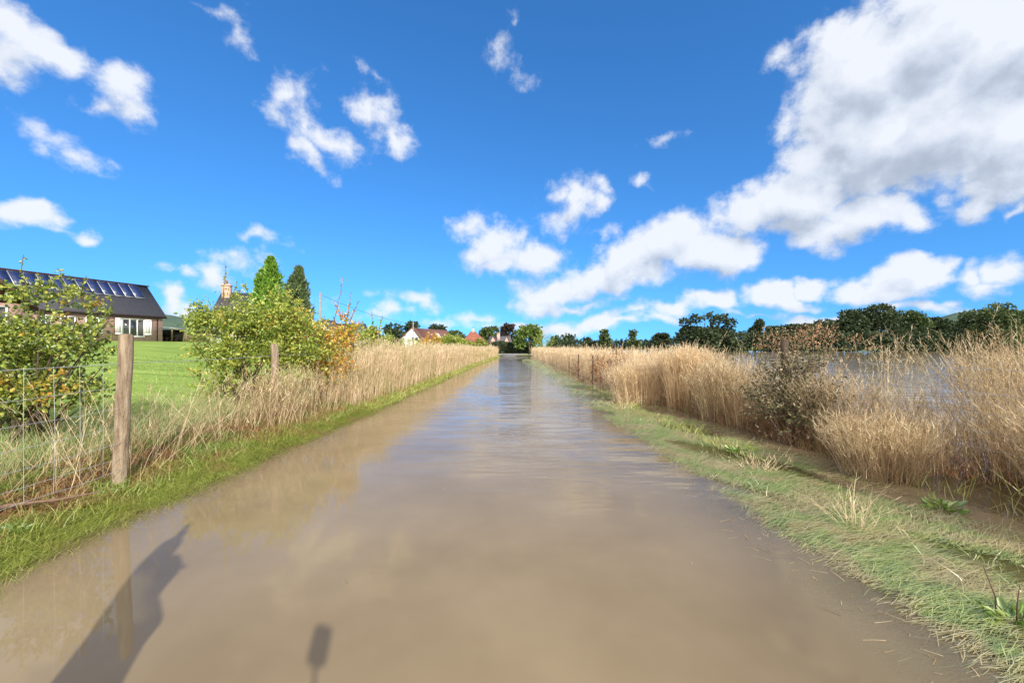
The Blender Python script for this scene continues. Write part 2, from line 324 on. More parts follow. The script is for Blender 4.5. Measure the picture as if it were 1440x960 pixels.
def water_mat():
    m, N, L = newmat('muddy_flood_water')
    geo = N.new('ShaderNodeNewGeometry'); P = geo.outputs['Position']
    at = N.new('ShaderNodeAttribute'); at.attribute_name = 'depth'
    clear = math_node(N, L, 'POWER', 2.718, math_node(N, L, 'MULTIPLY', at.outputs['Fac'], -10.0))
    n0 = noise_node(N, L, .8, 4, P); r = ramp_node(N, [(.212, .160, .090), (.262, .203, .120)], [.35, .65]); L.new(n0.outputs['Fac'], r.inputs[0])
    d = N.new('ShaderNodeBsdfDiffuse'); L.new(r.outputs[0], d.inputs[0]); d.inputs['Roughness'].default_value = 0
    tr = N.new('ShaderNodeBsdfTransparent'); tr.inputs[0].default_value = (.88, .86, .76, 1)
    body = N.new('ShaderNodeMixShader'); L.new(clear, body.inputs[0]); L.new(d.outputs[0], body.inputs[1]); L.new(tr.outputs[0], body.inputs[2])
    # ripples: long-crested across the lane, strongest in the middle distance, calm near the eye
    sp = N.new('ShaderNodeSeparateXYZ'); L.new(P, sp.inputs[0])
    def ripple(sx, sy, scale, det, rot=0):
        mp = N.new('ShaderNodeMapping'); mp.inputs['Scale'].default_value = (sx, sy, 1); mp.inputs['Rotation'].default_value = (0, 0, R(rot)); L.new(P, mp.inputs[0])
        return noise_node(N, L, scale, det, mp.outputs[0], .5).outputs['Fac']
    a = ripple(.55, 2.4, 1.3, 2, 4); b = ripple(.8, 3.2, 4.0, 3, -7); c = ripple(1, 1, .7, 2)
    gust = N.new('ShaderNodeMapRange'); gust.inputs[1].default_value = .42; gust.inputs[2].default_value = .62; gust.inputs[3].default_value = .15; gust.inputs[4].default_value = 1; L.new(ripple(.6, .35, .8, 2), gust.inputs[0])
    my = N.new('ShaderNodeMapRange'); my.interpolation_type = 'SMOOTHSTEP'; my.inputs[1].default_value = 2.6; my.inputs[2].default_value = 8; my.inputs[3].default_value = .05; L.new(sp.outputs['Y'], my.inputs[0])
    mxr = N.new('ShaderNodeMapRange'); mxr.interpolation_type = 'SMOOTHSTEP'; mxr.inputs[1].default_value = -2.6; mxr.inputs[2].default_value = 0.3; mxr.inputs[3].default_value = .2; L.new(sp.outputs['X'], mxr.inputs[0])
    field = N.new('ShaderNodeMapRange'); field.inputs[1].default_value = 6; field.inputs[2].default_value = 14; field.inputs[3].default_value = 1; field.inputs[4].default_value = .8; L.new(sp.outputs['X'], field.inputs[0])
    hgt = math_node(N, L, 'ADD', math_node(N, L, 'MULTIPLY', a, .038), math_node(N, L, 'MULTIPLY', math_node(N, L, 'MULTIPLY', b, gust.outputs[0]), .024))
    hgt = math_node(N, L, 'MULTIPLY', math_node(N, L, 'MULTIPLY', math_node(N, L, 'MULTIPLY', hgt, my.outputs[0]), mxr.outputs[0]), field.outputs[0])
    bp = N.new('ShaderNodeBump'); bp.inputs['Strength'].default_value = .85; bp.inputs['Distance'].default_value = 1; L.new(hgt, bp.inputs['Height'])
    fr = N.new('ShaderNodeFresnel'); fr.inputs['IOR'].default_value = 1.333; L.new(bp.outputs[0], fr.inputs['Normal'])
    gl = N.new('ShaderNodeBsdfGlossy'); gl.inputs['Roughness'].default_value = .025; gl.inputs[0].default_value = (1, 1, 1, 1); L.new(bp.outputs[0], gl.inputs['Normal'])
    sh = N.new('ShaderNodeMixShader'); L.new(math_node(N, L, 'MULTIPLY', fr.outputs[0], .92), sh.inputs[0]); L.new(body.outputs[0], sh.inputs[1]); L.new(gl.outputs[0], sh.inputs[2])
    o = N.new('ShaderNodeOutputMaterial'); L.new(sh.outputs[0], o.inputs[0]); return m
wx = axis([(-5.2, -2, 50), (-2, 1, 8), (1, 6, 90), (6, 20, 30), (20, 330, 30)])
wy = axis([(-30, 0, 30), (0, 20, 170), (20, 70, 120), (70, 240, 30)])
water, WX, WY = sheet('flood_water', wx, wy, lambda x, y: 0 * x, water_mat()); water['kind'] = 'structure'
dep = np.maximum(-ground_z(WX, WY), 0)
at = water.data.attributes.new('depth', 'FLOAT', 'POINT'); at.data.foreach_set('value', dep.astype(np.float32).ravel())

# lane surface where it comes out of the water, and the hills
mb = MB()
for i in range(6):
    y0, y1 = 58.5 + i * 1.6, 58.5 + (i + 1) * 1.6
    za, zb = [float(ground_z(0, q)) + .03 for q in (y0, y1)]
    mb.hexa([(-1.7, y0, za - .1), (1.0 + i * .1, y0, za - .1), (1.1 + i * .1, y1, zb - .1), (-1.7, y1, zb - .1), (-1.7, y0, za), (1.0 + i * .1, y0, za), (1.1 + i * .1, y1, zb), (-1.7, y1, zb)])
mb.box(-9, 9, 68.1, 71, .0, .2)
road = mb.build('road', surf_mat('grey_asphalt', [(.16, .16, .16), (.24, .24, .23)], 2)); road['kind'] = 'structure'
def hills():
    xs = np.linspace(-2600, 2600, 200); ys = np.linspace(700, 2300, 30)
    def zf(X, Y):
        a = np.degrees(np.arctan2(X, Y)); u = (Y - 700) / 1600
        prof = 185 * np.exp(-((a + 46) / 12) ** 2) + 20 * np.exp(-((a + 24) / 7) ** 2) + 165 * np.exp(-((a - 49) / 4.5) ** 2) + 8
        return prof * np.sin(np.clip(u, 0, 1) * math.pi / 2) * (1 + .05 * np.sin(X * .02) + .04 * np.sin(X * .05 + Y * .01)) - 6
    m = surf_mat('wooded_hillside', [(.04, .075, .05), (.065, .11, .065), (.10, .16, .08)], .012, .95)
    o, _, _ = sheet('hills', xs, ys, zf, m); o['kind'] = 'structure'
hills()

# ------------------------------------------------------------------ materials
M = dict(
 brick=None,
 slate=surf_mat('dark_slate', [(.055, .058, .068), (.09, .09, .10), (.12, .115, .12)], 6, .75, .5, 30, stretch=(1, 4, 4)),
 tile=surf_mat('red_clay_tile', [(.16, .055, .035), (.25, .09, .055), (.30, .12, .08)], 4, .85, .4, 20),
 brown_tile=surf_mat('brown_tile', [(.10, .05, .045), (.17, .085, .07)], 4, .85, .4, 20),
 render=surf_mat('white_render', [(.70, .70, .68), (.78, .78, .76)], 3, .8),
 cream=surf_mat('cream_render', [(.55, .50, .40), (.64, .58, .46)], 3, .8),
 upvc=surf_mat('white_frame', [(.78, .78, .78), (.82, .82, .82)], 3, .35),
 brownwood=surf_mat('dark_red_timber', [(.055, .02, .016), (.09, .035, .028)], 6, .6, .3, 30),
 blackp=surf_mat('black_pipe', [(.02, .02, .02), (.03, .03, .03)], 6, .4),
 panel=surf_mat('solar_cells', [(.016, .028, .09), (.026, .045, .13)], 5, .35, spec=.3),
 alu=surf_mat('aluminium', [(.6, .62, .65), (.68, .7, .72)], 5, .35, metallic=.6),
 glass=surf_mat('window_glass', [(.02, .025, .03), (.05, .055, .06)], 2, .06, spec=.8),
 curtain=surf_mat('net_curtain', [(.5, .5, .5), (.62, .62, .62)], 4, .8),
 post=surf_mat('weathered_post', [(.13, .09, .055), (.28, .21, .14), (.42, .34, .24)], 5, .85, 1.0, 26, stretch=(5, 5, .6)),
 darkpost=surf_mat('dark_old_post', [(.05, .035, .025), (.11, .08, .055)], 6, .9, .8, 26, stretch=(5, 5, .6)),
 wire=surf_mat('galvanised_wire', [(.42, .43, .44), (.6, .6, .6)], 9, .45, metallic=.5),
 bark=surf_mat('bark', [(.05, .038, .026), (.12, .09, .06)], 8, .9, .6, 30),
 deadwood=surf_mat('dead_wood', [(.13, .08, .055), (.25, .17, .12)], 8, .9, .6, 30),
 greypole=surf_mat('grey_pole', [(.20, .18, .17), (.30, .28, .26)], 6, .8),
 planks=surf_mat('plank_fence_wood', [(.14, .12, .06), (.24, .20, .10)], 3, .9, .3, 8, stretch=(6, 6, .4)),
 skin=surf_mat('skin', [(.50, .30, .22), (.56, .35, .26)], 5, .5),
 coat=surf_mat('dark_green_coat', [(.03, .05, .04), (.05, .075, .055)], 6, .75, .4, 20),
 denim=surf_mat('blue_denim', [(.03, .045, .09), (.05, .07, .13)], 12, .85, .3, 60),
 hair=surf_mat('brown_hair', [(.04, .022, .012), (.08, .045, .025)], 30, .6),
 blackplastic=surf_mat('black_plastic', [(.015, .015, .016), (.03, .03, .03)], 8, .4),
)
def brick_mat():
    m, N, L = newmat('red_brick'); tc = N.new('ShaderNodeTexCoord'); sp = N.new('ShaderNodeSeparateXYZ'); L.new(tc.outputs['Object'], sp.inputs[0])
    cb = N.new('ShaderNodeCombineXYZ'); L.new(math_node(N, L, 'ADD', sp.outputs['X'], sp.outputs['Y']), cb.inputs[0]); L.new(sp.outputs['Z'], cb.inputs[1])
    b = N.new('ShaderNodeTexBrick'); b.inputs['Scale'].default_value = 1; b.inputs['Brick Width'].default_value = .23; b.inputs['Row Height'].default_value = .075; b.inputs['Mortar Size'].default_value = .008
    b.inputs['Color1'].default_value = (.50, .27, .21, 1); b.inputs['Color2'].default_value = (.62, .38, .31, 1); b.inputs['Mortar'].default_value = (.45, .38, .33, 1); L.new(cb.outputs[0], b.inputs['Vector'])
    nz = noise_node(N, L, 1.2, 4, tc.outputs['Object']); mx = N.new('ShaderNodeMix'); mx.data_type = 'RGBA'; mx.blend_type = 'MULTIPLY'; mx.inputs[0].default_value = .5
    r = ramp_node(N, [(.75, .72, .7), (1.15, 1.1, 1.1)], [.35, .65]); L.new(nz.outputs['Fac'], r.inputs[0]); L.new(b.outputs[0], mx.inputs[6]); L.new(r.outputs[0], mx.inputs[7])
    p = N.new('ShaderNodeBsdfPrincipled'); p.inputs['Roughness'].default_value = .9; L.new(mx.outputs[2], p.inputs['Base Color']); o = N.new('ShaderNodeOutputMaterial'); L.new(p.outputs[0], o.inputs[0]); return m
M['brick'] = brick_mat()
LM = dict(
 hedge=leaf_mat('hedge_leaf', [(.05, .10, .018), (.14, .22, .03), (.32, .39, .05), (.54, .54, .10)], [(.30, .30, .03), (.48, .34, .04), (.55, .25, .04)], 2.4, .4, pt=(.56, .66)),
 autumn=leaf_mat('autumn_leaf', [(.22, .26, .04), (.56, .42, .05), (.74, .40, .05), (.68, .24, .04)], [(.24, .30, .04), (.52, .48, .07)], 1.6, .4),
 yellowgreen=leaf_mat('yellow_green_leaf', [(.12, .21, .03), (.32, .41, .05), (.56, .56, .10)], [(.14, .22, .03), (.50, .42, .05), (.66, .40, .06)], 2.2, .4, pt=(.58, .68)),
 conifer=leaf_mat('bright_conifer', [(.07, .17, .02), (.15, .30, .03), (.26, .43, .05)], transl=.25),
 dconifer=leaf_mat('dull_conifer', [(.05, .09, .04), (.10, .15, .06), (.17, .22, .09)], transl=.2),
 dark=leaf_mat('dark_tree_leaf', [(.025, .042, .022), (.05, .075, .034), (.08, .11, .05)], transl=.2, gloss=.02),
 mid=leaf_mat('mid_tree_leaf', [(.04, .07, .025), (.08, .12, .04), (.13, .18, .06)], transl=.25, gloss=.03),
 fresh=leaf_mat('fresh_tree_leaf', [(.06, .11, .025), (.13, .20, .04), (.22, .29, .07)], transl=.3, gloss=.03),
 purple=leaf_mat('purple_tree_leaf', [(.025, .018, .016), (.055, .035, .03), (.075, .06, .04)], transl=.2, gloss=.02),
 greyleaf=leaf_mat('grey_green_leaf', [(.05, .085, .05), (.10, .15, .085), (.15, .20, .12)], transl=.2, gloss=.04),
 straw=leaf_mat('straw_stalk', [(.22, .15, .075), (.40, .29, .15), (.62, .47, .26), (.80, .64, .39), (.92, .79, .54)], [(.26, .17, .09), (.46, .33, .19), (.64, .50, .31)], 1.3, .4, .04),
 strawpale=leaf_mat('pale_straw_stalk', [(.56, .42, .25), (.78, .61, .38), (.92, .77, .52)], transl=.4, gloss=.03),
 strawbrown=leaf_mat('brown_stalk', [(.14, .08, .05), (.27, .16, .095), (.42, .28, .17)], [(.34, .16, .07), (.44, .24, .1)], 1.5, .3, .03),
 strawgreen=leaf_mat('ripening_stalk', [(.34, .33, .12), (.58, .47, .25), (.76, .60, .38), (.88, .74, .52)], [(.56, .42, .26), (.78, .60, .40), (.90, .74, .54)], .8, .4, .03),
 turf=leaf_mat('verge_grass', [(.18, .26, .04), (.34, .42, .06), (.52, .58, .12), (.64, .62, .24)], [(.38, .36, .08), (.58, .46, .20)], 2.2, .4, .08, pt=(.50, .64)),
 wetgrass=leaf_mat('drowned_grass', [(.13, .22, .05), (.28, .40, .09), (.46, .54, .16), (.66, .68, .32)], [(.30, .28, .11), (.52, .46, .20), (.72, .64, .36)], 2.6, .4, .2, pt=(.44, .58)),
 litter=leaf_mat('red_brown_litter', [(.14, .06, .03), (.30, .14, .06), (.44, .25, .12), (.28, .25, .07)], [(.12, .20, .03), (.24, .34, .06)], 2.6, .25, .05, pt=(.46, .58)),
 rough=leaf_mat('rough_grey_grass', [(.20, .28, .08), (.34, .42, .15), (.54, .54, .26)], transl=.4),
 lawn=leaf_mat('lawn_grass', [(.19, .29, .05), (.26, .36, .07), (.34, .45, .12)], transl=.4),
 russet=leaf_mat('russet_seed', [(.24, .12, .06), (.42, .23, .11), (.54, .36, .19)], transl=.2),
 bramble=leaf_mat('bramble_leaf', [(.07, .08, .035), (.15, .15, .06), (.24, .19, .11), (.36, .29, .19)], transl=.2, gloss=.03),
 weed=leaf_mat('weed_leaf', [(.10, .20, .03), (.22, .34, .05), (.38, .46, .12)], transl=.4, gloss=.1),
)

# ------------------------------------------------------------------ buildings
def prism_walls(mb, x0, x1, y0, y1, z0, ze, zr, axis_='x'):
    """walls with a gable at each end of a ridge that runs along x (or y)"""
    mb.box(x0, x1, y0, y1, z0, ze)
    if axis_ == 'x':
        ym = (y0 + y1) / 2
        for a, b in ((x0, x0 + .2), (x1 - .2, x1)): mb.hexa([(a, y0, ze), (b, y0, ze), (b, y1, ze), (a, y1, ze), (a, ym - .02, zr), (b, ym - .02, zr), (b, ym + .02, zr), (a, ym + .02, zr)])
    else:
        xm = (x0 + x1) / 2
        for a, b in ((y0, y0 + .2), (y1 - .2, y1)): mb.hexa([(x0, a, ze), (x1, a, ze), (x1, b, ze), (x0, b, ze), (xm - .02, a, zr), (xm + .02, a, zr), (xm + .02, b, zr), (xm - .02, b, zr)])
def roof_slabs(mb, x0, x1, y0, y1, ze, zr, axis_='x', over=.3, th=.14, sag=0):
    if axis_ == 'x': a0, a1, b0, b1 = x0, x1, y0, y1
    else: a0, a1, b0, b1 = y0, y1, x0, x1
    bm_ = (b0 + b1) / 2; sl = (zr - ze) / ((b1 - b0) / 2)
    for sgn, be in ((-1, b0), (1, b1)):
        bo = be + sgn * over; zo = ze - over * sl
        q = [(a0 - over, bo, zo), (a1 + over, bo, zo), (a1 + over, bm_, zr), (a0 - over, bm_, zr)]
        q += [(a, b, z + th) for a, b, z in q]
        if axis_ != 'x': q = [(b, a, z) for a, b, z in q]
        mb.hexa(q)
def window(parent, mat_f, x0, x1, z0, z1, y, lights=2, out=-1, glass=None, depth=.07, bars=0, fw=.06):
    """a framed window on a wall whose face is the plane y; its pane is a sub-part"""
    mb = MB(); ya, yb = sorted((y, y + out * depth))
    mb.box(x0, x1, ya, yb, z0, z0 + fw); mb.box(x0, x1, ya, yb, z1 - fw, z1)
    for i in range(lights + 1):
        xc = x0 + (x1 - x0) * i / lights; a = max(x0, xc - fw / 2); b = min(x1, xc + fw / 2)
        if i == 0: b = x0 + fw
        if i == lights: a = x1 - fw
        mb.box(a, b, ya + .003, yb - .003, z0 + fw, z1 - fw)
    for i in range(bars):
        zc = z0 + (z1 - z0) * (i + 1) / (bars + 1); mb.box(x0 + fw, x1 - fw, ya + .01, yb - .01, zc - .02, zc + .02)
    f = mb.build('window', mat_f, parent)
    p = MB(); p.box(x0 + fw * .5, x1 - fw * .5, ya + .02, ya + .035, z0 + fw * .5, z1 - fw * .5); p.build('pane', glass or M['glass'], f)
    return f

def bungalow():
    th = R(18); C = Vector((-32.3, 36.8)); z0 = 1.85
    root = empty('bungalow', (C.x, C.y, z0), R(72), 'long brick bungalow with a slate roof and a row of solar panels', 'bungalow')
    u = Vector((math.sin(th), math.cos(th))); n = Vector((-math.cos(th), math.sin(th)))
    def s_at(px, off=0):                       # where the sight line through px meets the front wall
        k = (px - CX) / F; c = C + n * off
        return (c.x - k * c.y) / (k * u.y - u.x)
    ze, zr, W = 2.45, 5.15, 5.0; x0 = -21
    b = MB(); prism_walls(b, x0, 0, 0, W, -.4, ze, zr); b.build('wall', M['brick'], root)
    r = MB(); roof_slabs(r, x0, 0, 0, W, ze, zr, over=.2); rf = r.build('roof', M['slate'], root)
    rd = MB(); rd.box(x0 - .3, .32, W / 2 - .12, W / 2 + .12, zr + .1, zr + .2); rd.build('ridge_tile', M['brownwood'], rf)
    fa = MB(); fa.box(x0, .2, -.25, -.20, ze - .30, ze - .12); fa.build('fascia', M['brownwood'], root)
    g = MB(); g.tube([(x0, -.30, ze - .22), (.2, -.30, ze - .22)], .045, 6); g.build('gutter', M['blackp'], root)
    sl = (zr - ze) / (W / 2); ln = math.hypot(1, sl)
    def pt(x, q, lift): return (x, q - lift * sl / ln, ze + q * sl + .14 * 1 + lift / ln)   # q: distance in from the wall face
    for i in range(26):
        xa = -.62 - .73 * (i + 1); xb = xa + .70; qa, qb = W / 2 - 1.22, W / 2 - .12
        fr = MB(); fr.hexa([pt(xa, qa, .03), pt(xb, qa, .03), pt(xb, qb, .03), pt(xa, qb, .03), pt(xa, qa, .07), pt(xb, qa, .07), pt(xb, qb, .07), pt(xa, qb, .07)])
        f = fr.build('solar_panel', M['alu'], rf); e = .022
        c = MB(); c.hexa([pt(xa + e, qa + e, .071), pt(xb - e, qa + e, .071), pt(xb - e, qb - e, .071), pt(xa + e, qb - e, .071), pt(xa + e, qa + e, .08), pt(xb - e, qa + e, .08), pt(xb - e, qb - e, .08), pt(xa + e, qb - e, .08)])
        c.build('cell_sheet', M['panel'], f)
    # three-part window with both side casements swung open
    a, b_, c, d = (s_at(p) for p in (166, 177, 203, 213))
    window(root, M['upvc'], b_ - .3, c, .42, 2.02, 0, 3, fw=.09)
    for hx, ang in ((b_ - .3, R(184)), (c, R(-5))):
        e = bpy.data.objects.new('casement_hinge', None)
        L_ = abs(d - c) * .9; co, si = math.cos(ang), math.sin(ang)
        def q(t, o, z): return (hx + co * t - si * o, si * t + co * o - .09, z)
        fr = MB()
        for (ta, tb, za, zb) in ((0, L_, .62, .74), (0, L_, 1.88, 2.0), (0, .1, .74, 1.88), (L_ - .1, L_, .74, 1.88)):
            fr.hexa([q(ta, 0, za), q(tb, 0, za), q(tb, .05, za), q(ta, .05, za), q(ta, 0, zb), q(tb, 0, zb), q(tb, .05, zb), q(ta, .05, zb)])
        f = fr.build('open_casement', M['upvc'], root)
        fr = MB(); fr.hexa([q(.05, .02, .7), q(L_ - .05, .02, .7), q(L_ - .05, .03, .7), q(.05, .03, .7), q(.05, .02, 1.92), q(L_ - .05, .02, 1.92), q(L_ - .05, .03, 1.92), q(.05, .03, 1.92)]); fr.build('pane', M['curtain'], f)
    for pa, pb in ((120, 133), (133.5, 144), (84, 106), (56, 72)):
        xa, xb = sorted((s_at(pa), s_at(pb))); window(root, M['upvc'], xa, xb, .65, 1.95, 0, 2, fw=.08)
    x = s_at(221); d_ = MB(); d_.tube([(x, -.3, ze - .26), (x, -.05, ze - .45), (x, -.05, -.1)], .035, 6); d_.build('downpipe', M['blackp'], root)
    # cross wing with a timber-clad gable
    off = 2.3; xr = s_at(40, -off); w = 4.6; xl = xr - w; zw = 4.75
    b = MB(); b.box(xl, xr, -off, -.01, -.4, ze); b.build('wing_wall', M['brick'], root)
    b = MB(); b.hexa([(xl, -off, ze), (xr, -off, ze), (xr, -off + .15, ze), (xl, -off + .15, ze), ((xl + xr) / 2 - .02, -off, zw), ((xl + xr) / 2 + .02, -off, zw), ((xl + xr) / 2 + .02, -off + .15, zw), ((xl + xr) / 2 - .02, -off + .15, zw)]); b.build('gable_cladding', M['brownwood'], root)
    r = MB(); roof_slabs(r, xl, xr, -off, 1.4, ze, zw, 'y', .3); r.build('wing_roof', M['slate'], root)
    sl2 = (zw - ze) / (w / 2); xm = (xl + xr) / 2
    for sg in (-1, 1):
        r = MB(); xe = xm + sg * (w / 2 + .34); zo = ze - .34 * sl2
        r.hexa([(xm, -off - .36, zw - .16), (xe, -off - .36, zo - .16), (xe, -off - .3, zo - .16), (xm, -off - .3, zw - .16), (xm, -off - .36, zw + .17), (xe, -off - .36, zo + .17), (xe, -off - .3, zo + .17), (xm, -off - .3, zw + .17)])
        r.build('bargeboard', M['brownwood'], root)
    xw = s_at(10.5, -off); window(root, M['upvc'], xw - 1.9, xw, .75, 2.25, -off, 3, fw=.1)
bungalow()

def carport():
    x, y, z = px_at(236, 41.5), 41.5, 1.8
    r = empty('lean_to_shelter', (x, y, z), R(20), 'open lean-to shelter with a pale flat roof at the right end of the bungalow', 'shelter')
    b = MB(); b.hexa([(-1.6, -1.5, 1.72), (1.0, -1.5, 1.45), (1.0, 1.5, 1.45), (-1.6, 1.5, 1.72), (-1.6, -1.5, 1.82), (1.0, -1.5, 1.55), (1.0, 1.5, 1.55), (-1.6, 1.5, 1.82)]); b.build('roof', M['alu'], r)
    for px_, py_ in ((.85, -1.35), (.85, 1.35)): b = MB(); b.box(px_ - .06, px_ + .06, py_ - .06, py_ + .06, -.1, 1.47); b.build('post', M['planks'], r)
    b = MB(); b.box(-1.5, .8, 1.3, 1.38, -.1, 1.44); b.build('back_panel', M['blackp'], r)
    b = MB(); b.box(-1.5, -1.4, -1.35, 1.3, -.1, 1.6); b.build('side_panel', M['blackp'], r)
    b = MB()
    for i in range(5): b.tube([(-1.2 + i * .4, .6, -.1), (-1.2 + i * .4, .9, .6 + .1 * (i % 2))], .16, 6)
    b.build('stored_logs', M['bark'], r)
carport()
def plankfence():
    r = empty('plank_fence', (px_at(246, 46), 46, 1.85), 0, 'upright plank fence along the far edge of the lawn', 'fence')
    b = MB(); n = 46
    for i in range(n): b.box(i * .2, i * .2 + .17, .05, .08, 0, 1.55 + .05 * (i % 3)); 
    b.build('boards', M['planks'], r)
    for i in range(5): b = MB(); b.box(i * 2.25, i * 2.25 + .12, .085, .2, -.2, 1.7); b.build('post', M['planks'], r)
    for z in (.4, 1.2): b = MB(); b.box(0, 9.1, -.0, .045, z, z + .09); b.build('rail', M['planks'], r)
plankfence()

def simple_house(name, label, px, d, rz, w, l, ze, zr, wall, roof, zbase=None, chim=(), wins=(), cat='house', axis_='x', chim_mat=None):
    """ridge along local x; w = length of the ridge, l = depth"""
    zb = float(ground_z(px_at(px, d), d)) if zbase is None else zbase
    r = empty(name, (px_at(px, d), d, zb), R(rz), label, cat)
    b = MB(); prism_walls(b, -w / 2, w / 2, -l / 2, l / 2, -.3, ze, zr, axis_); b.build('wall', wall, r)
    b = MB(); roof_slabs(b, -w / 2, w / 2, -l / 2, l / 2, ze, zr, axis_, .35); rf = b.build('roof', roof, r)
    for cx_, cy_, ch, cw in chim:
        b = MB(); b.box(cx_ - cw / 2, cx_ + cw / 2, cy_ - cw * .4, cy_ + cw * .4, zr - 1.6, zr + ch); b.box(cx_ - cw * .56, cx_ + cw * .56, cy_ - cw * .46, cy_ + cw * .46, zr + ch - .22, zr + ch - .08)
        c = b.build('chimney', chim_mat or M['brick'], rf)
        b = MB(); b.tube([(cx_, cy_, zr + ch), (cx_, cy_, zr + ch + .4)], [.14, .11], 8); b.build('chimney_pot', M['tile'], c)
    return r, rf
# slate house behind the first hedge
h, rf = simple_house('detached_house', 'house with a slate roof and tall brick chimney half hidden behind the bright hedge', 348, 44, 12, 4.4, 6.0, 3.0, 6.2, M['cream'], M['slate'], 1.0, chim=((-1.9, -.3, 1.0, .75),))
for x in (-1.9, .5): window(h, M['upvc'], x, x + 1.3, 1.2, 2.5, -3.0, 2)
# little gable by the pole
h, rf = simple_house('cottage', 'small pale cottage gable with a dark roof beneath the utility pole', 461, 52, 8, 3.6, 5, 2.4, 4.1, M['render'], M['slate'], .7, axis_='y')
window(h, M['upvc'], -.5, .5, 1.1, 2.2, -2.5, 2)
h, rf = simple_house('detached_house', 'low dark roofed house just right of the utility pole cottage', 490, 66, 0, 5, 5, 2.4, 4.4, M['cream'], M['slate'], .7)
# white house with brown roof
d = 84; zb = .8
h = empty('white_house', (px_at(580, d), d, zb), R(0), 'white rendered house with steep front gable and brown tiled roof', 'house')
zt = z_at(461, d) - zb
b = MB(); b.box(-2.2, 2.0, 0, 7, -.3, 1.6); b.hexa([(-3.3, 0, 1.6), (2.2, 0, 1.6), (2.2, .3, 1.6), (-3.3, .3, 1.6), (-.03, 0, zt), (.03, 0, zt), (.03, .3, zt), (-.03, .3, zt)]); b.build('gable_wall', M['render'], h)
b = MB(); sl = (zt - 1.3) / 2.4
b.hexa([(0, -.25, zt), (2.5, -.25, 1.2), (2.5, 7, 1.2), (0, 7, zt), (0, -.25, zt + .2), (2.65, -.25, 1.3), (2.65, 7, 1.3), (0, 7, zt + .2)])
b.hexa([(0, -.25, zt), (-3.6, -.25, 1.2), (-3.6, 7, 1.2), (0, 7, zt), (0, -.25, zt + .2), (-3.75, -.25, 1.3), (-3.75, 7, 1.3), (0, 7, zt + .2)]); b.build('gable_roof', M['brown_tile'], h)
b = MB(); b.box(2.0, 8.2, 1.5, 7.5, -.3, 1.4); b.build('wing_wall', M['cream'], h)
b = MB(); b.hexa([(0, .9, 1.1), (8.8, .9, 1.1), (8.8, 7.6, 1.1), (0, 7.6, 1.1), (0.2, 4, zt + .15), (6.6, 4, zt - .35), (6.6, 4.3, zt - .35), (0.2, 4.3, zt + .15)]); mr_ = b.build('main_roof', M['brown_tile'], h)
b = MB(); b.hexa([(3.6, .6, .8), (7.2, .6, .8), (7.2, 2.6, .8), (3.6, 2.6, .8), (5.0, .6, zt - 1.1), (5.1, .6, zt - 1.1), (5.1, 2.6, zt - 1.1), (5.0, 2.6, zt - 1.1)]); b.build('dormer', M['cream'], h)
for x in (.1, .85): window(h, M['brownwood'], x - .25, x + .3, 1.85, 2.55, 0, 1, fw=.05)
window(h, M['upvc'], -2.6, -2.1, .3, 1.3, 0, 1)
# red pyramid roof
d = 70; zb = .5
h = empty('red_roofed_house', (px_at(666, d), d, zb), R(8), 'low house with a red clay tiled hipped roof and one chimney', 'house')
zt = z_at(466, d) - zb
b = MB(); b.box(-2.1, 2.1, -2.2, 2.2, -.3, 1.5); b.build('wall', M['brick'], h)
b = MB(); b.hexa([(-2.5, -2.6, 1.35), (2.5, -2.6, 1.35), (2.5, 2.6, 1.35), (-2.5, 2.6, 1.35), (-.5, -.1, zt), (.3, -.1, zt), (.3, .1, zt), (-.5, .1, zt)]); rf = b.build('roof', M['tile'], h)
b = MB(); b.box(-.35, .1, -.25, .25, zt - .5, zt + .45); b.build('chimney', M['brick'], rf)
window(h, M['upvc'], -1.2, -.2, .3, 1.2, -2.2, 2); window(h, M['upvc'], .6, 1.5, .3, 1.2, -2.2, 2)
# brick house at the end of the lane, twin gables
d = 88; zb = .2
h = empty('brick_house', (px_at(703, d), d, zb), 0, 'pink brick house with twin gables at the end of the flooded lane', 'house')
b = MB(); b.box(-2.6, 2.5, .3, 6, -.3, 1.9); b.build('wall', M['brick'], h)
for cx_, hw in ((-1.45, 1.0), (1.55, .85)):
    b = MB(); zt = z_at(473, d) - zb; b.box(cx_ - hw, cx_ + hw, -.2, 1, -.3, 1.7); b.hexa([(cx_ - hw, -.2, 1.7), (cx_ + hw, -.2, 1.7), (cx_ + hw, .2, 1.7), (cx_ - hw, .2, 1.7), (cx_ - .03, -.2, zt), (cx_ + .03, -.2, zt), (cx_ + .03, .2, zt), (cx_ - .03, .2, zt)]); b.build('gable_wall', M['brick'], h)
    for sg in (-1, 1):
        b = MB(); e = sg * (hw + .2); b.hexa([(cx_, -.4, zt), (cx_ + e, -.4, 1.5), (cx_ + e, 4, 1.5), (cx_, 4, zt), (cx_, -.4, zt + .14), (cx_ + e * 1.05, -.4, 1.62), (cx_ + e * 1.05, 4, 1.62), (cx_, 4, zt + .14)]); b.build('gable_roof', M['slate'], h)
    window(h, M['upvc'], cx_ - .3, cx_ + .3, 1.5, 2.2, -.2, 2, fw=.08)
b = MB(); zt = z_at(472, d) - zb; b.hexa([(-2.9, .2, 1.75), (2.8, .2, 1.75), (2.8, 6.2, 1.75), (-2.9, 6.2, 1.75), (-2.4, 3, zt), (2.3, 3, zt), (2.3, 3.3, zt), (-2.4, 3.3, zt)]); rf = b.build('main_roof', M['slate'], h)
b = MB(); b.box(-.75, -.05, 1.6, 2.3, 2, zt + .65); b.box(-.82, .02, 1.53, 2.37, zt + .5, zt + .6); b.build('chimney', M['brick'], rf)
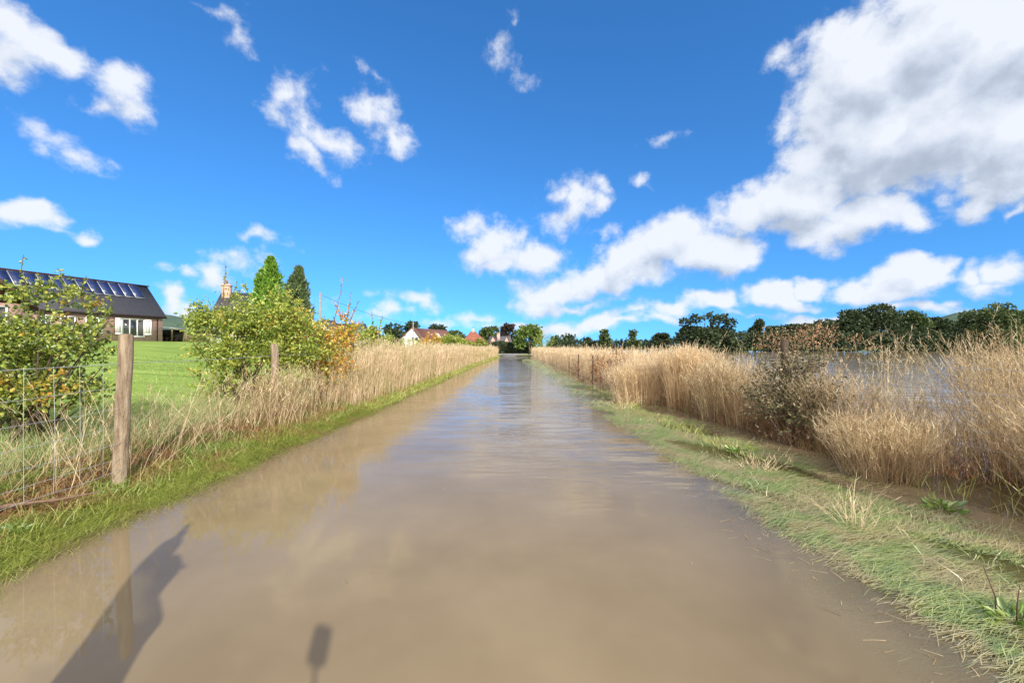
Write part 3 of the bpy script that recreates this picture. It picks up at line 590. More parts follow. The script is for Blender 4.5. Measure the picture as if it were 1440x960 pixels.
# low brick garden wall and roadside sign stone at the lane end
b = MB(); b.box(-.0, 2.6, 0, .25, -.2, .95); b.box(-.05, 2.65, -.04, .29, .95, 1.02)
o = b.build('garden_wall', M['brick']); o.location = (px_at(686, 60), 60, .1); o.rotation_euler.z = R(160); tag(o, 'low brick garden wall at the left end of the flooded lane', 'wall')

# poles and wires
def pole(px, d, ytop, label, wires, rad=.12):
    x = px_at(px, d); zb = float(ground_z(x, d)); zt = z_at(ytop, d)
    r = empty('utility_pole', (x, d, zb), 0, label, 'utility pole')
    b = MB(); b.tube([(0, 0, -.2), (0, 0, zt - zb)], [rad, rad * .7], 8); b.build('pole_shaft', M['greypole'], r)
    b = MB(); b.tube([(-.25, 0, zt - zb - .3), (.25, 0, zt - zb - .3)], .035, 6); b.build('bracket', M['greypole'], r)
    for (p2, d2, y2) in wires:
        e = Vector((px_at(p2, d2) - x, 0 + d2 - d, z_at(y2, d2) - zb)); a = Vector((0, 0, zt - zb - .2)); pts = []
        for i in range(13): t = i / 12; q = a.lerp(e, t); q.z -= .5 * 4 * t * (1 - t); pts.append(q)
        b = MB(); b.tube(pts, .016, 4); b.build('overhead_wire', M['blackp'], r)
pole(450, 40, 411, 'tall slim grey utility pole with a wire sloping down to the right', [(581, 62, 455)], .13)
pole(581, 62, 452, 'thin utility pole standing in front of the white gable', [(640, 92, 466)], .11)

# ------------------------------------------------------------------ trees
def tree(name, label, px, ytop, wpx, d, mat, kind='round', base_y=None, n=None, seed=0, group=None, cat='tree', leaf=None, dense=1.0, x=None):
    rng = np.random.default_rng(seed + 100)
    x = px_at(px, d) if x is None else x
    zb = float(ground_z(x, d)); zt = z_at(ytop, d); Ht = zt - zb; Wd = wpx / F * d
    r = empty(name, (x, d, zb), 0, label, cat, group)
    ls = leaf or max(.10, d * .0042)
    area = Ht * Wd; n = n or int(min(9000, max(900, area / ls ** 2 * 5.5 * dense)))
    tb = MB(); tips = []
    tr = max(.05, Ht * .018)
    if kind == 'cone':
        tb.tube([(0, 0, -.2), (.02, 0, Ht * .5), (0, 0, Ht * .95)], [tr, tr * .6, .01], 6)
        t = rng.random(n) ** .75; ang = rng.random(n) * 2 * math.pi
        rad = Wd / 2 * (1.0 - t) ** .6 * (.78 + .2 * np.sin(ang * 3 + t * 23 + seed) + .14 * np.sin(ang * 8 - t * 47)) * (.45 + .7 * rng.random(n) ** .8)
        if wpx > 40:                                       # a second, lower leader
            side = rng.random(n) < .3; t = np.where(side, t * .87, t); off = np.where(side, -Wd * .2, 0)
        else: off = 0
        c = np.stack([np.cos(ang) * rad + off, np.sin(ang) * rad, Ht * (.02 + .98 * t)], 1)
        dd = np.stack([np.cos(ang) * .6, np.sin(ang) * .6, np.ones(n)], 1) + rng.normal(size=(n, 3)) * .3
        lb = MB(); leaves(lb, c, dd, ls * rng.uniform(.7, 2.3, n), .38, rng=rng)
    else:
        nl = {'round': 16, 'wide': 24, 'feather': 12, 'umbrella': 9, 'shrub': 12}[kind]
        lob = []
        for i in range(nl):
            a = rng.random() * 2 * math.pi; q = rng.random() ** .5
            if kind == 'feather': h_ = rng.uniform(.15, .97); rr = (1 - h_) ** .6 * .85 + .12; lob.append((math.cos(a) * q * rr * Wd * .42, math.sin(a) * q * rr * Wd * .42, h_ * Ht, Wd * .10, Ht * .17))
            elif kind == 'umbrella':
                if i < 6: lob.append(((i - 2.3) * Wd * .17, rng.normal() * Wd * .1, Ht * (.86 + .10 * ((i * 7) % 5 - 2) / 2), Wd * .085, Ht * .09))
                else: lob.append(((rng.random() - .5) * Wd * .75, rng.normal() * Wd * .12, Ht * .35, Wd * .26, Ht * .32))
            else:
                lo = .12 if kind in ('wide', 'shrub') else .28
                h_ = rng.uniform(lo, .86); rr = math.sqrt(max(.05, 1 - ((h_ - .5) / .56) ** 2)); lr = Wd * rng.uniform(.13, .21)
                lob.append((math.cos(a) * q * rr * Wd * .38, math.sin(a) * q * rr * Wd * .38, h_ * Ht, lr, lr * rng.uniform(.7, 1.0)))
        if kind in ('round', 'wide', 'shrub'): lob.append((rng.normal() * Wd * .06, 0, Ht * .86, Wd * .16, Ht * .14))
        lob = np.array(lob); wgt = lob[:, 3] ** 2 * 1.0; idx = rng.choice(len(lob), n, p=wgt / wgt.sum()); Lb = lob[idx]
        dv = rand_dirs(n, .25, rng); q = (.55 + .5 * rng.random(n) ** .5)[:, None]
        c = Lb[:, :3] + dv * q * np.stack([Lb[:, 3], Lb[:, 3], Lb[:, 4]], 1)
        c += rng.normal(size=(n, 3)) * ls * .5
        # bumpy clumping so that the sky shows through at the rim
        keep = (np.sin(c[:, 0] / ls * .55 + seed) + np.sin(c[:, 1] / ls * .6) + np.sin(c[:, 2] / ls * .7 + seed)) > -1.5; c = c[keep]
        c[:, 2] = np.clip(c[:, 2], .05, Ht)
        lb = MB(); leaves(lb, c, dv[keep] + rng.normal(size=(len(c), 3)) * .7, ls * rng.uniform(.8, 1.9, len(c)), .7, rng=rng)
        tb.tube([(0, 0, -.2), (Wd * .02, 0, Ht * .35), (0, 0, Ht * .6)], [tr * 1.3, tr, tr * .5], 7)
        for L_ in lob[:: 1 if kind in ('umbrella', 'feather') else 2]:
            a = np.array((0, 0, Ht * (.2 + .2 * rng.random()))); e = L_[:3]; m_ = (a + e) / 2 + np.array((0, 0, -.04 * Ht)) + rng.normal(size=3) * .02 * Ht
            tb.tube([a, m_, e], [tr * .6, tr * .35, tr * .12], 5, cap=False)
    tb.build('trunk', M['bark'], r); lb.build('crown', mat, r)
    return r

tree('conifer', 'bright green pointed conifer rising above the hedge', 381, 364, 56, 24, LM['conifer'], 'cone', seed=1, leaf=.13, dense=2.4)
tree('conifer', 'dull blue green conifer to the right of the bright one', 420, 377, 50, 28, LM['dconifer'], 'cone', seed=2, leaf=.14, dense=2.4)
T_FAR = [
 ('dark_tree', 'dark tree left of the white gabled house', 553, 456, 26, 96, 'dark', 'round'),
 ('dark_tree', 'dark tree directly behind the apex of the white gable', 574, 453, 34, 100, 'dark', 'round'),
 ('tree', 'green tree behind the right end of the brown tiled roof', 614, 458, 26, 99, 'dark', 'round'),
 ('tree', 'low green tree between the white house and the red roofed house', 634, 467, 30, 95, 'mid', 'round'),
 ('tree', 'rounded dark tree just left of the red roof apex', 648, 471, 24, 98, 'dark', 'round'),
 ('tree', 'broad green tree between the red roof and the brick house', 688, 461, 34, 108, 'mid', 'round'),
 ('copper_beech', 'dusky purple tree behind the twin gabled brick house', 712, 456, 24, 112, 'purple', 'round'),
 ('tree', 'dark rounded tree right of the twin gabled brick house', 729, 466, 26, 98, 'dark', 'round'),
 ('tree', 'leafy fresh green tree where the lane meets the far hedge', 744, 457, 38, 68, 'fresh', 'round'),
 ('tree', 'small dark tree behind the bare bush', 779, 474, 18, 130, 'mid', 'round'),
 ('tree', 'rounded low tree right of the bare bush on the skyline', 797, 470, 26, 140, 'dark', 'round'),
 ('tree', 'smallest dark skyline tree left of the first feathery tree', 825, 476, 17, 140, 'dark', 'round'),
 ('feathery_tree', 'feathery skyline tree, left one of the pair above the pale reeds', 851, 466, 30, 118, 'mid', 'feather'),
 ('feathery_tree', 'feathery skyline tree, right one of the pair above the pale reeds', 889, 465, 26, 118, 'mid', 'feather'),
 ('tree', 'thin low tree above the tallest golden reed clump', 931, 471, 42, 120, 'dark', 'feather'),
 ('parasol_tree', 'dark tree whose bare limbs end in parasol like tufts', 992, 441, 76, 104, 'dark', 'umbrella'),
 ('dark_tree', 'low bushy tree beneath the parasol tufted tree', 1015, 464, 62, 108, 'dark', 'wide'),
 ('feathery_tree', 'spiky dark tree with a pointed top right of the parasol tree', 1062, 450, 38, 112, 'dark', 'feather'),
 ('dark_tree', 'low dark tree behind the russet docks, left one', 1088, 461, 44, 116, 'dark', 'wide'),
 ('dark_tree', 'low dark tree behind the russet docks, middle one', 1118, 458, 48, 118, 'dark', 'wide'),
 ('dark_tree', 'dark tree at the left foot of the big skyline wood', 1156, 452, 52, 118, 'dark', 'wide'),
 ('dark_tree', 'broad dark tree on the left slope of the big skyline wood', 1190, 437, 64, 118, 'dark', 'wide'),
 ('dark_tree', 'tallest tree at the crest of the big skyline wood', 1240, 430, 70, 116, 'dark', 'wide'),
 ('dark_tree', 'rounded tree on the right slope of the big skyline wood', 1278, 438, 56, 120, 'mid', 'wide'),
 ('dark_tree', 'lower dark tree at the right foot of the big skyline wood', 1314, 449, 54, 124, 'dark', 'wide'),
 ('dark_tree', 'lowest tree in the dip beneath the distant blue hill', 1354, 455, 52, 128, 'dark', 'wide'),
 ('dark_tree', 'large round dark tree at the right edge behind the reeds', 1402, 427, 76, 108, 'mid', 'wide'),
 ('dark_tree', 'dark tree cut off by the right edge of the view', 1450, 436, 60, 108, 'dark', 'wide'),
]
for i, (nm, lb_, px, yt, w, d, mt, kd) in enumerate(T_FAR): tree(nm, lb_, px, yt, w, d, LM[mt], kd, seed=10 + i, dense=2.6 if kd == 'wide' else 1.5)

def hedgerow(label, p0, p1, d0, d1, tops, seed=0, n=5200):
    """a far field hedge; tops: (photo x, photo y) along its uneven crest"""
    rng = np.random.default_rng(300 + seed); px = p0 + (p1 - p0) * rng.random(n); d = d0 + (d1 - d0) * (px - p0) / (p1 - p0) + rng.normal(size=n) * 1.2
    x = px_at(px, d); top = H - (np.interp(px, [q[0] for q in tops], [q[1] for q in tops]) - HY) / F * d; top = top + .35 * np.sin(px * .9 + seed) + .25 * np.sin(px * 2.3)
    z = .1 + (top - .1) * rng.random(n) ** .8; O = (px_at(p0, d0), d0, 0)
    r = empty('hedgerow', O, 0, label, 'hedge'); lb = MB(); leaves(lb, np.stack([x - O[0], d - O[1], z], 1), rand_dirs(n, .3, rng), rng.uniform(.4, .8, n), .75, rng=rng); lb.build('leaves', LM['dark'], r)
hedgerow('low dark hedgerow on the skyline from the bare bush to the parasol tree', 770, 985, 126, 118, [(770, 482), (800, 478), (830, 481), (870, 479), (910, 480), (940, 476), (985, 474)], 1)
hedgerow('dark hedgerow along the far shore of the flooded field', 985, 1480, 112, 112, [(985, 470), (1050, 468), (1100, 466), (1180, 468), (1300, 468), (1360, 464), (1480, 462)], 2, 11000)

# ------------------------------------------------------------------ shrubs and hedges
def shrub(name, label, lobes, mat, base, leaf=.055, per=1.0, stems=7, shoots=(), seed=0, group=None, cat='shrub', twig=.28, stemmat='bark', shoot_mat=None, leaves_part='leaves'):
    """lobes: (x, y, z, rx, ry, rz) in metres; leafy twigs fill them, limbs reach them from the base"""
    rng = np.random.default_rng(seed + 500); bx, by = base; bz = float(ground_z(bx, by))
    r = empty(name, (bx, by, bz), 0, label, cat, group); O = np.array((bx, by, bz))
    tb = MB(); lb = MB(); lob = np.array(lobes, float)
    for i, L_ in enumerate(lob):
        for k in range(2):
            a = np.array((rng.normal() * .12, rng.normal() * .12, -.05)); e = L_[:3] + rng.normal(size=3) * L_[3:6] * .4 - O; m_ = a * .4 + e * .6; m_[2] -= .12 * abs(e[2]); m_[:2] *= .75
            tb.tube([a, a * .5 + m_ * .5, m_, e], [.022, .017, .012, .005], 5, cap=False)
    vol = lob[:, 3] * lob[:, 4] * lob[:, 5]; ntw = int(per * 3000 * vol.sum()) + 20 * len(lob)
    idx = rng.choice(len(lob), ntw, p=vol / vol.sum()); Lb = lob[idx]
    dv = rand_dirs(ntw, .15, rng); c = Lb[:, :3] + dv * (rng.random(ntw) ** .45)[:, None] * Lb[:, 3:6] - O
    keep = (np.sin(c[:, 0] * 9 + seed) + np.sin(c[:, 1] * 8) + np.sin(c[:, 2] * 10 + seed * 2)) > -.6; c = c[keep]; dv = dv[keep]
    td = unit(dv * .8 + rng.normal(size=c.shape) * .5 + np.array((0, 0, .5))); tl = twig * rng.uniform(.5, 1.3, len(c))
    strips(tb, c, td, rng.normal(size=c.shape) * .15, tl, .006, 2, rng=rng)
    K = 9
    for k in range(K):
        t = (k + rng.random(len(c))) / K; p = c + td * (tl * t)[:, None]
        leaves(lb, p, td * .5 + rand_dirs(len(c), -.1, rng), leaf * rng.uniform(.6, 1.25, len(c)), .62, .3, rng)
    for (sx, sy, sz, ex, ey, ez) in shoots:
        a = np.array((sx, sy, sz)) - O; e = np.array((ex, ey, ez)) - O; n = 7; P = [a + (e - a) * t + np.array((.05 * math.sin(t * 3 + sx * 9), 0, 0)) for t in np.linspace(0, 1, n)]
        tb.tube(P, np.linspace(.008, .003, n), 5, cap=False)
        t = rng.random(34); p = a + (e - a) * t[:, None]; p[:, 0] += .05 * np.sin(t * 3 + sx * 9)
        leaves(lb, p, rand_dirs(34, .5, rng), leaf * rng.uniform(.5, 1.0, 34), .6, .3, rng)
    tb.build('stems', M[stemmat], r); lb.build(leaves_part, mat, r); return r
def lobe(px, py, d, rpx, rpy, ry=None):
    return (px_at(px, d), d, z_at(py, d), rpx / F * d, ry if ry else rpx / F * d * .8, rpy / F * d)
def sh(px0, py0, px1, py1, d): return (px_at(px0, d), d, z_at(py0, d), px_at(px1, d), d, z_at(py1, d))

shrub('hedge_bush', 'large leafy hedge bush left of the nearest fence post, yellowing on top', [
  lobe(-25, 500, 4.9, 55, 60, .3), lobe(30, 560, 4.7, 45, 45, .3), lobe(20, 480, 4.9, 36, 42, .3), lobe(75, 490, 4.8, 38, 52, .3), lobe(100, 440, 4.8, 28, 34, .25), lobe(60, 425, 4.9, 26, 24, .25),
  lobe(120, 500, 4.7, 28, 36, .25), lobe(95, 555, 4.7, 40, 26, .3), lobe(138, 525, 4.7, 16, 22, .2), lobe(140, 450, 4.8, 14, 18, .2), lobe(15, 425, 4.9, 14, 22, .2), lobe(-60, 560, 4.8, 50, 50, .3), lobe(40, 520, 4.8, 46, 40, .35)],
  LM['hedge'], (px_at(45, 4.9), 4.9), .05, 1.7, shoots=[sh(30, 440, 38, 358, 4.9), sh(88, 430, 90, 380, 4.8), sh(120, 430, 118, 388, 4.8), sh(150, 450, 152, 415, 4.8), sh(60, 420, 50, 392, 4.9)], seed=1, twig=.2)
shrub('hedge_bush', 'bright yellow green hedge bush behind the second fence post', [
  lobe(300, 470, 8, 34, 38, .4), lobe(335, 462, 8, 30, 34, .4), lobe(310, 530, 8, 26, 40, .4), lobe(350, 510, 8, 44, 50, .5), lobe(385, 466, 8.2, 34, 42, .5), lobe(398, 432, 8.3, 14, 20, .3), lobe(300, 455, 8, 20, 22, .3), lobe(345, 446, 8.2, 18, 22, .3), lobe(322, 488, 8, 26, 22, .4), lobe(405, 515, 8.4, 26, 30, .3), lobe(435, 500, 8.6, 22, 30, .3), lobe(420, 480, 8.2, 30, 36, .4), lobe(280, 462, 8, 16, 20, .3), lobe(325, 430, 8, 12, 22, .3)],
  LM['yellowgreen'], (px_at(345, 8.1), 8.1), .058, .8, shoots=[sh(318, 420, 313, 372, 8), sh(345, 410, 348, 400, 8), sh(268, 470, 264, 428, 8), sh(322, 430, 330, 395, 8)], seed=2, twig=.3)
shrub('hedge_bush', 'orange and gold autumn hedge bush at the edge of the tall reeds', [
  lobe(440, 485, 9.2, 24, 32, .4), lobe(462, 500, 9.0, 26, 36, .4), lobe(475, 470, 9.6, 22, 24, .4), lobe(420, 465, 9.8, 20, 26, .4), lobe(455, 530, 9.4, 20, 24, .3)],
  LM['autumn'], (px_at(455, 9.6), 9.6), .07, .7, shoots=[sh(470, 460, 479, 390, 9.6), sh(482, 460, 496, 410, 9.6), sh(488, 455, 508, 423, 9.6), sh(478, 450, 470, 425, 9.6)], seed=3, twig=.3)
HB = [(520, 482, 13.5, 22, 14, 'yellowgreen', 'yellow green hedge bush behind the reeds, nearest after the orange one', ((535, 470, 537, 446), (520, 475, 524, 440))),
      (546, 490, 18, 18, 11, 'hedge', 'green hedge bush among the reeds left of the white gable', ()),
      (572, 494, 22, 22, 10, 'yellowgreen', 'yellow green hedge bush below the white gable', ()),
      (604, 486, 28, 14, 12, 'autumn', 'golden tinted hedge bush in front of the brown tiled roof', ()),
      (628, 484, 36, 20, 10, 'yellowgreen', 'green hedge bush among the reeds right of the white house', ()),
      (648, 490, 44, 14, 9, 'yellowgreen', 'light green hedge bush at the left foot of the red roof', ()),
      (672, 488, 50, 14, 8, 'hedge', 'low green hedge bush in front of the red roofed house', ())]
for i, (px, py, d, rx, ry, mt, lb_, sho) in enumerate(HB):
    shrub('hedge_bush', lb_, [lobe(px - rx * .5, py + 3, d, rx * .7, ry, .5), lobe(px + rx * .4, py, d, rx * .7, ry * 1.1, .5), lobe(px, py + ry, d, rx, ry, .5), lobe(px + rx * .1, py - ry * .5, d, rx * .4, ry * .7, .4)], LM[mt], (px_at(px, d), d), .07 + d * .0022, .5 if d < 20 else .22, seed=20 + i, twig=.35, shoots=[sh(*q, d) for q in sho])
# dark clipped hedge across the end of the lane
def endhedge():
    r = empty('clipped_hedge', (px_at(722, 72.5), 72.5, .15), 0, 'dark green clipped hedge across the end of the flooded lane', 'hedge')
    rng = np.random.default_rng(77); n = 9000; w, dpt, h = 7.6, 1.6, 1.85
    f = rng.integers(0, 3, n); a = rng.random(n); b_ = rng.random(n)
    x = (a - .5) * w; y = np.where(f == 0, -dpt / 2, (b_ - .5) * dpt); z = np.where(f == 0, b_ * h, np.where(f == 1, h, rng.random(n) * h)); z = z * (1 + .06 * np.sin(x * 2.3) + .04 * np.sin(x * 5)) - .25 * (x / w) 
    c = np.stack([x, y, z], 1) + rng.normal(size=(n, 3)) * .09
    lb = MB(); leaves(lb, c, rand_dirs(n, .3, rng), .24, .7, rng=rng); lb.build('leaves', LM['dark'], r)
    tb = MB()
    for i in range(10): tb.tube([(-3.4 + i * .75, 0, -.1), (-3.3 + i * .75, .1, 1.2)], [.06, .02], 5)
    tb.build('stems', M['bark'], r)
endhedge()
shrub('bare_bush', 'yellowish half bare bush beside the fresh green tree', [lobe(763, 477, 62, 7, 8, .8), lobe(757, 486, 62, 6, 7, .8), lobe(771, 483, 62, 6, 8, .8)], LM['yellowgreen'], (px_at(765, 62), 62), .13, .035, seed=41, twig=.9, stemmat='deadwood')
# right bank shrubs
shrub('bramble_bush', 'dark tangled bramble bush beside the old right hand fence post', [
  lobe(1085, 560, 6.3, 30, 40, .4), lobe(1125, 545, 6.0, 36, 44, .4), lobe(1110, 590, 5.8, 40, 28, .4), lobe(1150, 580, 5.7, 30, 34, .35), lobe(1070, 545, 6.4, 24, 24, .3), lobe(1135, 535, 6.1, 26, 22, .3), lobe(1090, 600, 6.0, 24, 20, .3), lobe(1160, 545, 5.9, 22, 30, .3)],
  LM['bramble'], (px_at(1112, 6), 6), .045, .8, seed=51, twig=.3, stemmat='deadwood')
shrub('dock_stand', 'russet dock seedheads standing above the bramble bush', [lobe(1150, 478, 7.2, 22, 15, .3), lobe(1118, 485, 7.2, 20, 12, .3), lobe(1168, 492, 7.2, 16, 12, .3), lobe(1085, 486, 7.2, 14, 12, .3), lobe(1205, 492, 7.0, 16, 14, .3)],
  LM['russet'], (px_at(1140, 7.2), 7.2), .028, 1.0, seed=52, twig=.24, cat='plant', stemmat='deadwood', leaves_part='seedheads')
shrub('dead_weed_stand', 'dark brown dead weeds between the pale reed clumps by the thin stakes', [lobe(850, 520, 13, 18, 18, .3), lobe(868, 510, 13, 10, 16, .3), lobe(838, 530, 13, 8, 12, .3)],
  LM['strawbrown'], (px_at(852, 13), 13), .05, .8, seed=53, twig=.35, cat='plant', stemmat='deadwood')
shrub('dead_weed_stand', 'small brown dead weeds at the foot of the leftmost stake', [lobe(815, 525, 16, 7, 10, .2), lobe(822, 532, 16, 6, 6, .2)], LM['strawbrown'], (px_at(817, 16), 16), .05, 1.2, seed=54, twig=.3, cat='plant', stemmat='deadwood')
shrub('hedge_bush', 'young leafy sapling at the left edge in front of the bungalow window', [lobe(-10, 470, 6.2, 22, 30, .2)], LM['hedge'], (px_at(-10, 6.2), 6.2), .06, .8, seed=55, twig=.2)

# ------------------------------------------------------------------ fences
def post_mesh(mb, x, y, zb, zt, r, lean=(0, 0), sides=12, rng=random):
    n = 9; P = []; rad = []
    for i in range(n):
        t = i / (n - 1); P.append((x + lean[0] * t + .004 * math.sin(i * 2.1), y + lean[1] * t, zb - .3 + (zt - zb + .3) * t)); rad.append(r * (1.06 - .09 * t + .02 * math.sin(i * 3.7)))
    P.append((P[-1][0], P[-1][1], P[-1][2] + .012)); rad.append(r * .72)
    mb.tube(P, rad, sides)
def left_fence():
    posts = [(px_at(165, 3.88), 3.88)] + [(-(3.72 + .5 * min(1, (y - 4) / 3)) + (.012 * (y - 7.1) if y > 7 else 0) * 1.6, y) for y in (7.1, 10.3, 13.5, 16.7, 19.9, 23.1, 26.3)]
    posts = [(-3.85, .7)] + posts
    r = empty('wire_fence', (posts[1][0], posts[1][1], 0), 0, 'round post and wire netting fence along the left bank', 'fence'); O = r.location
    for i, (x, y) in enumerate(posts):
        zb = float(ground_z(x, y)); zt = [1.42, z_at(471, 3.88), z_at(484, 7.1), z_at(473, 10.3)][i] if i < 4 else 1.35
        mb = MB(); lean = (.07, .02) if i == 1 else (random.uniform(-.02, .03), 0)
        post_mesh(mb, x - O.x, y - O.y, zb, zt, .058 if i == 1 else .062, lean, 14 if i < 4 else 8)
        o = mb.build('fence_post', M['post'], r, smooth=True)
        if i == 1: o['label'] = 'thick weathered post leaning slightly, top chipped'
    hs = [1.26, 1.03, .83, .65, .49, .35, .23]
    for h_ in hs:
        for (x0, y0), (x1, y1) in zip(posts[:-1], posts[1:]):
            z0, z1 = 0, 0; pts = []
            for k in range(9):
                t = k / 8; x = x0 + (x1 - x0) * t; y = y0 + (y1 - y0) * t
                pts.append((x - O.x + .065, y - O.y, h_ + float(ground_z(x, y)) * .3 - .02 * math.sin(t * math.pi) + .006 * math.sin(y * 9 + h_ * 20)))
            mb = MB(); mb.tube(pts, .0026 if h_ > 1.2 else .0019, 4, cap=False)
            if y1 < 5 or (h_ > 1.2 and y1 < 12): mb.build('wire_strand', M['wire'], r)
    mb = MB()
    for (x0, y0), (x1, y1) in zip(posts[:1], posts[1:2]):
        L_ = math.hypot(x1 - x0, y1 - y0); n = int(L_ / .19)
        for k in range(1, n):
            t = k / n; x = x0 + (x1 - x0) * t; y = y0 + (y1 - y0) * t; gz = float(ground_z(x, y)) * .3
            mb.tube([(x - O.x + .065, y - O.y, hs[-1] + gz - .01), (x - O.x + .067 + .004 * math.sin(k * 3), y - O.y + .008 * math.sin(k * 5), .7 + gz), (x - O.x + .065, y - O.y, hs[0] + gz)], .0017, 4, cap=False)
    mb.build('stay_wires', M['wire'], r)
left_fence()
def right_fence():
    posts = [(4.55, y) for y in (.3, 3.4, 6.6, 9.8, 13.0, 16.2, 19.4)]
    r = empty('wire_fence', (4.55, 4.2, 0), 0, 'dark post and wire netting fence half hidden in the reeds on the right bank', 'fence')
    for i, (x, y) in enumerate(posts):
        mb = MB(); post_mesh(mb, x - 4.55, y - 4.2, -.1, 1.55 if i == 2 else (.8 if i < 2 else 1.15), .06, (random.uniform(-.04, .04), 0), 10); mb.build('fence_post', M['darkpost'], r, smooth=True)
    for h_ in (1.22, .98, .78, .6, .44):
        pts = [(.07, y - 4.2, h_ + .01 * math.sin(y * 2)) for y in np.linspace(1.2, 20, 60)]; mb = MB(); mb.tube(pts, .0018, 4, cap=False); mb.build('wire_strand', M['wire'], r)
    mb = MB()
    for y in np.arange(1.3, 9, .3): mb.tube([(.07, y - 4.2, .3), (.07, y - 4.2, 1.22)], .0013, 4, cap=False)
    mb.build('stay_wires', M['wire'], r)
right_fence()
for px, d, yt, lb_ in ((813, 18, 498, 'thin dark stake, left one of the two taller stakes in the drowned right verge'), (833, 15.5, 499, 'thin dark stake, right one of the two taller stakes in the drowned right verge'), (800, 24, 500, 'small thin dark stake farthest along the drowned right verge')):
    mb = MB(); post_mesh(mb, 0, 0, 0, z_at(yt, d), .028, (.02, 0), 8); o = mb.build('wooden_stake', M['darkpost'], smooth=True); o.location = (px_at(px, d), d, -.02); tag(o, lb_, 'stake', 'thin stakes in the right verge')

# ------------------------------------------------------------------ grasses and reeds
def place(n, y0, y1, fx0, fx1, p=1.0, rng=RNG, jit=0):
    """n points between two lines fx0(y), fx1(y); p>1 crowds them towards the near end"""
    y = y0 + (y1 - y0) * rng.random(n) ** p; a, b = fx0(y), fx1(y); x = a + (b - a) * rng.random(n)
    return x, y
def blades(mb, x, y, h, w, lean=.3, segs=2, bend=.4, dirx=0, diry=0, zoff=0, rng=RNG):
    n = len(x); base = np.stack([x, y, ground_z(x, y) + zoff], 1)
    d = np.stack([rng.normal(size=n) * lean + dirx, rng.normal(size=n) * lean + diry, np.ones(n)], 1)
    bn = np.stack([rng.normal(size=n) * bend * .5 + dirx * bend, rng.normal(size=n) * bend * .5 + diry * bend, -np.abs(rng.normal(size=n)) * bend * .6], 1)
    strips(mb, base, d, bn, h, w, segs, rng=rng)
def flat_blades(mb, x, y, z, L_, w, ang, spread, rng=RNG, lift=.06):
    """grass combed flat by the water"""
    n = len(x); a = ang + rng.normal(size=n) * spread
    base = np.stack([x, y, z], 1); d = np.stack([np.cos(a), np.sin(a), np.abs(rng.normal(size=n)) * lift * 2], 1)
    bn = np.stack([rng.normal(size=n) * .22, rng.normal(size=n) * .22, -np.abs(rng.normal(size=n)) * lift * 2], 1)
    strips(mb, base, d, bn, L_, w, 3, az=a + math.pi / 2, rng=rng)
def reeds(mb, x, y, h, w=.007, plume=8, leaf=1, lean=(0, 0), spread=.09, nod=.12, rng=RNG, plen=.07, z=None):
    """tall dry stalks with narrow leaves and a feathery seed head"""
    n = len(x); base = np.stack([x, y, ground_z(x, y) - .03 if z is None else z], 1)
    d = unit(np.stack([rng.normal(size=n) * spread + lean[0], rng.normal(size=n) * spread + lean[1], np.ones(n)], 1))
    bn = np.stack([rng.normal(size=n) * nod + lean[0] * .5, rng.normal(size=n) * nod + lean[1] * .5, -np.abs(rng.normal(size=n)) * nod * .6], 1)
    strips(mb, base, d, bn, h, w, 4, tip=.35, rng=rng)
    def at(t): return base + d * (h * t)[:, None] + bn * (h * t * t)[:, None]
    for k in range(plume):
        t = .76 + .24 * (k + rng.random(n)) / plume; p = at(t)
        dv = unit(d * .9 + bn + rng.normal(size=(n, 3)) * .35); strips(mb, p, dv, rng.normal(size=(n, 3)) * .2 + np.array((0, 0, -.15)), plen * rng.uniform(.6, 1.4, n), w * 1.1, 1, tip=.3, rng=rng)
    for k in range(leaf):
        m_ = rng.random(n) < .85; t = rng.uniform(.1, .65, n); p = at(t)[m_]; q = m_.sum(); a = rng.random(q) * 2 * math.pi
        dv = np.stack([np.cos(a) * .4, np.sin(a) * .4, np.ones(q)], 1); strips(mb, p, dv, np.stack([np.cos(a) * .4, np.sin(a) * .4, -np.full(q, .6)], 1), h[m_] * rng.uniform(.16, .36, q), w * 1.2, 3, rng=rng)

# --- left bank
NL = lambda o: (lambda y: -edgeL(y) - o)
mb = MB()
x, y = place(36000, 1.2, 9, NL(-.12), NL(.55), 1.3); flat_blades(mb, x, y, np.maximum(ground_z(x, y), -.03) + .012, RNG.uniform(.14, .34, len(x)), .004, R(-62) + .4 * wob(x, y), .35, lift=.12)
x, y = place(6000, 1.2, 9, NL(.2), NL(.7), 1.3); blades(mb, x, y, RNG.uniform(.08, .2, len(x)), .005, .4, 3, .6)
x, y = place(14000, 9, 55, NL(-.05), NL(.45), 1.5); blades(mb, x, y, RNG.uniform(.1, .24, len(x)), .006 + y * .0007, .6, 2, .8, .3)
tag(mb.build('verge_grass', LM['turf']), 'green grass trailing into the water along the left edge of the lane', 'grass', kind='stuff')
mb = MB()
x, y = place(22000, 1.4, 10, NL(.34), NL(1.5), 1.2); blades(mb, x, y, RNG.uniform(.07, .22, len(x)), .009, .8, 2, .9)
x, y = place(2600, 1.5, 9, NL(.42), NL(1.4), 1.1); flat_blades(mb, x, y, ground_z(x, y) + .03, RNG.uniform(.15, .4, len(x)), .008, R(60), 1.0, lift=.2)
x, y = place(7000, 10, 50, NL(.35), NL(.8), 1.3); blades(mb, x, y, RNG.uniform(.15, .35, len(x)), .012, .6, 2, .6)
tag(mb.build('dead_undergrowth', LM['litter']), 'red brown and green undergrowth along the foot of the left fence', 'undergrowth', kind='stuff')
mb = MB()
x, y = place(15000, 2.0, 13, NL(1.35), NL(2.9), 1.1); blades(mb, x, y, RNG.uniform(.16, .42, len(x)), .005, .3, 3, .5)
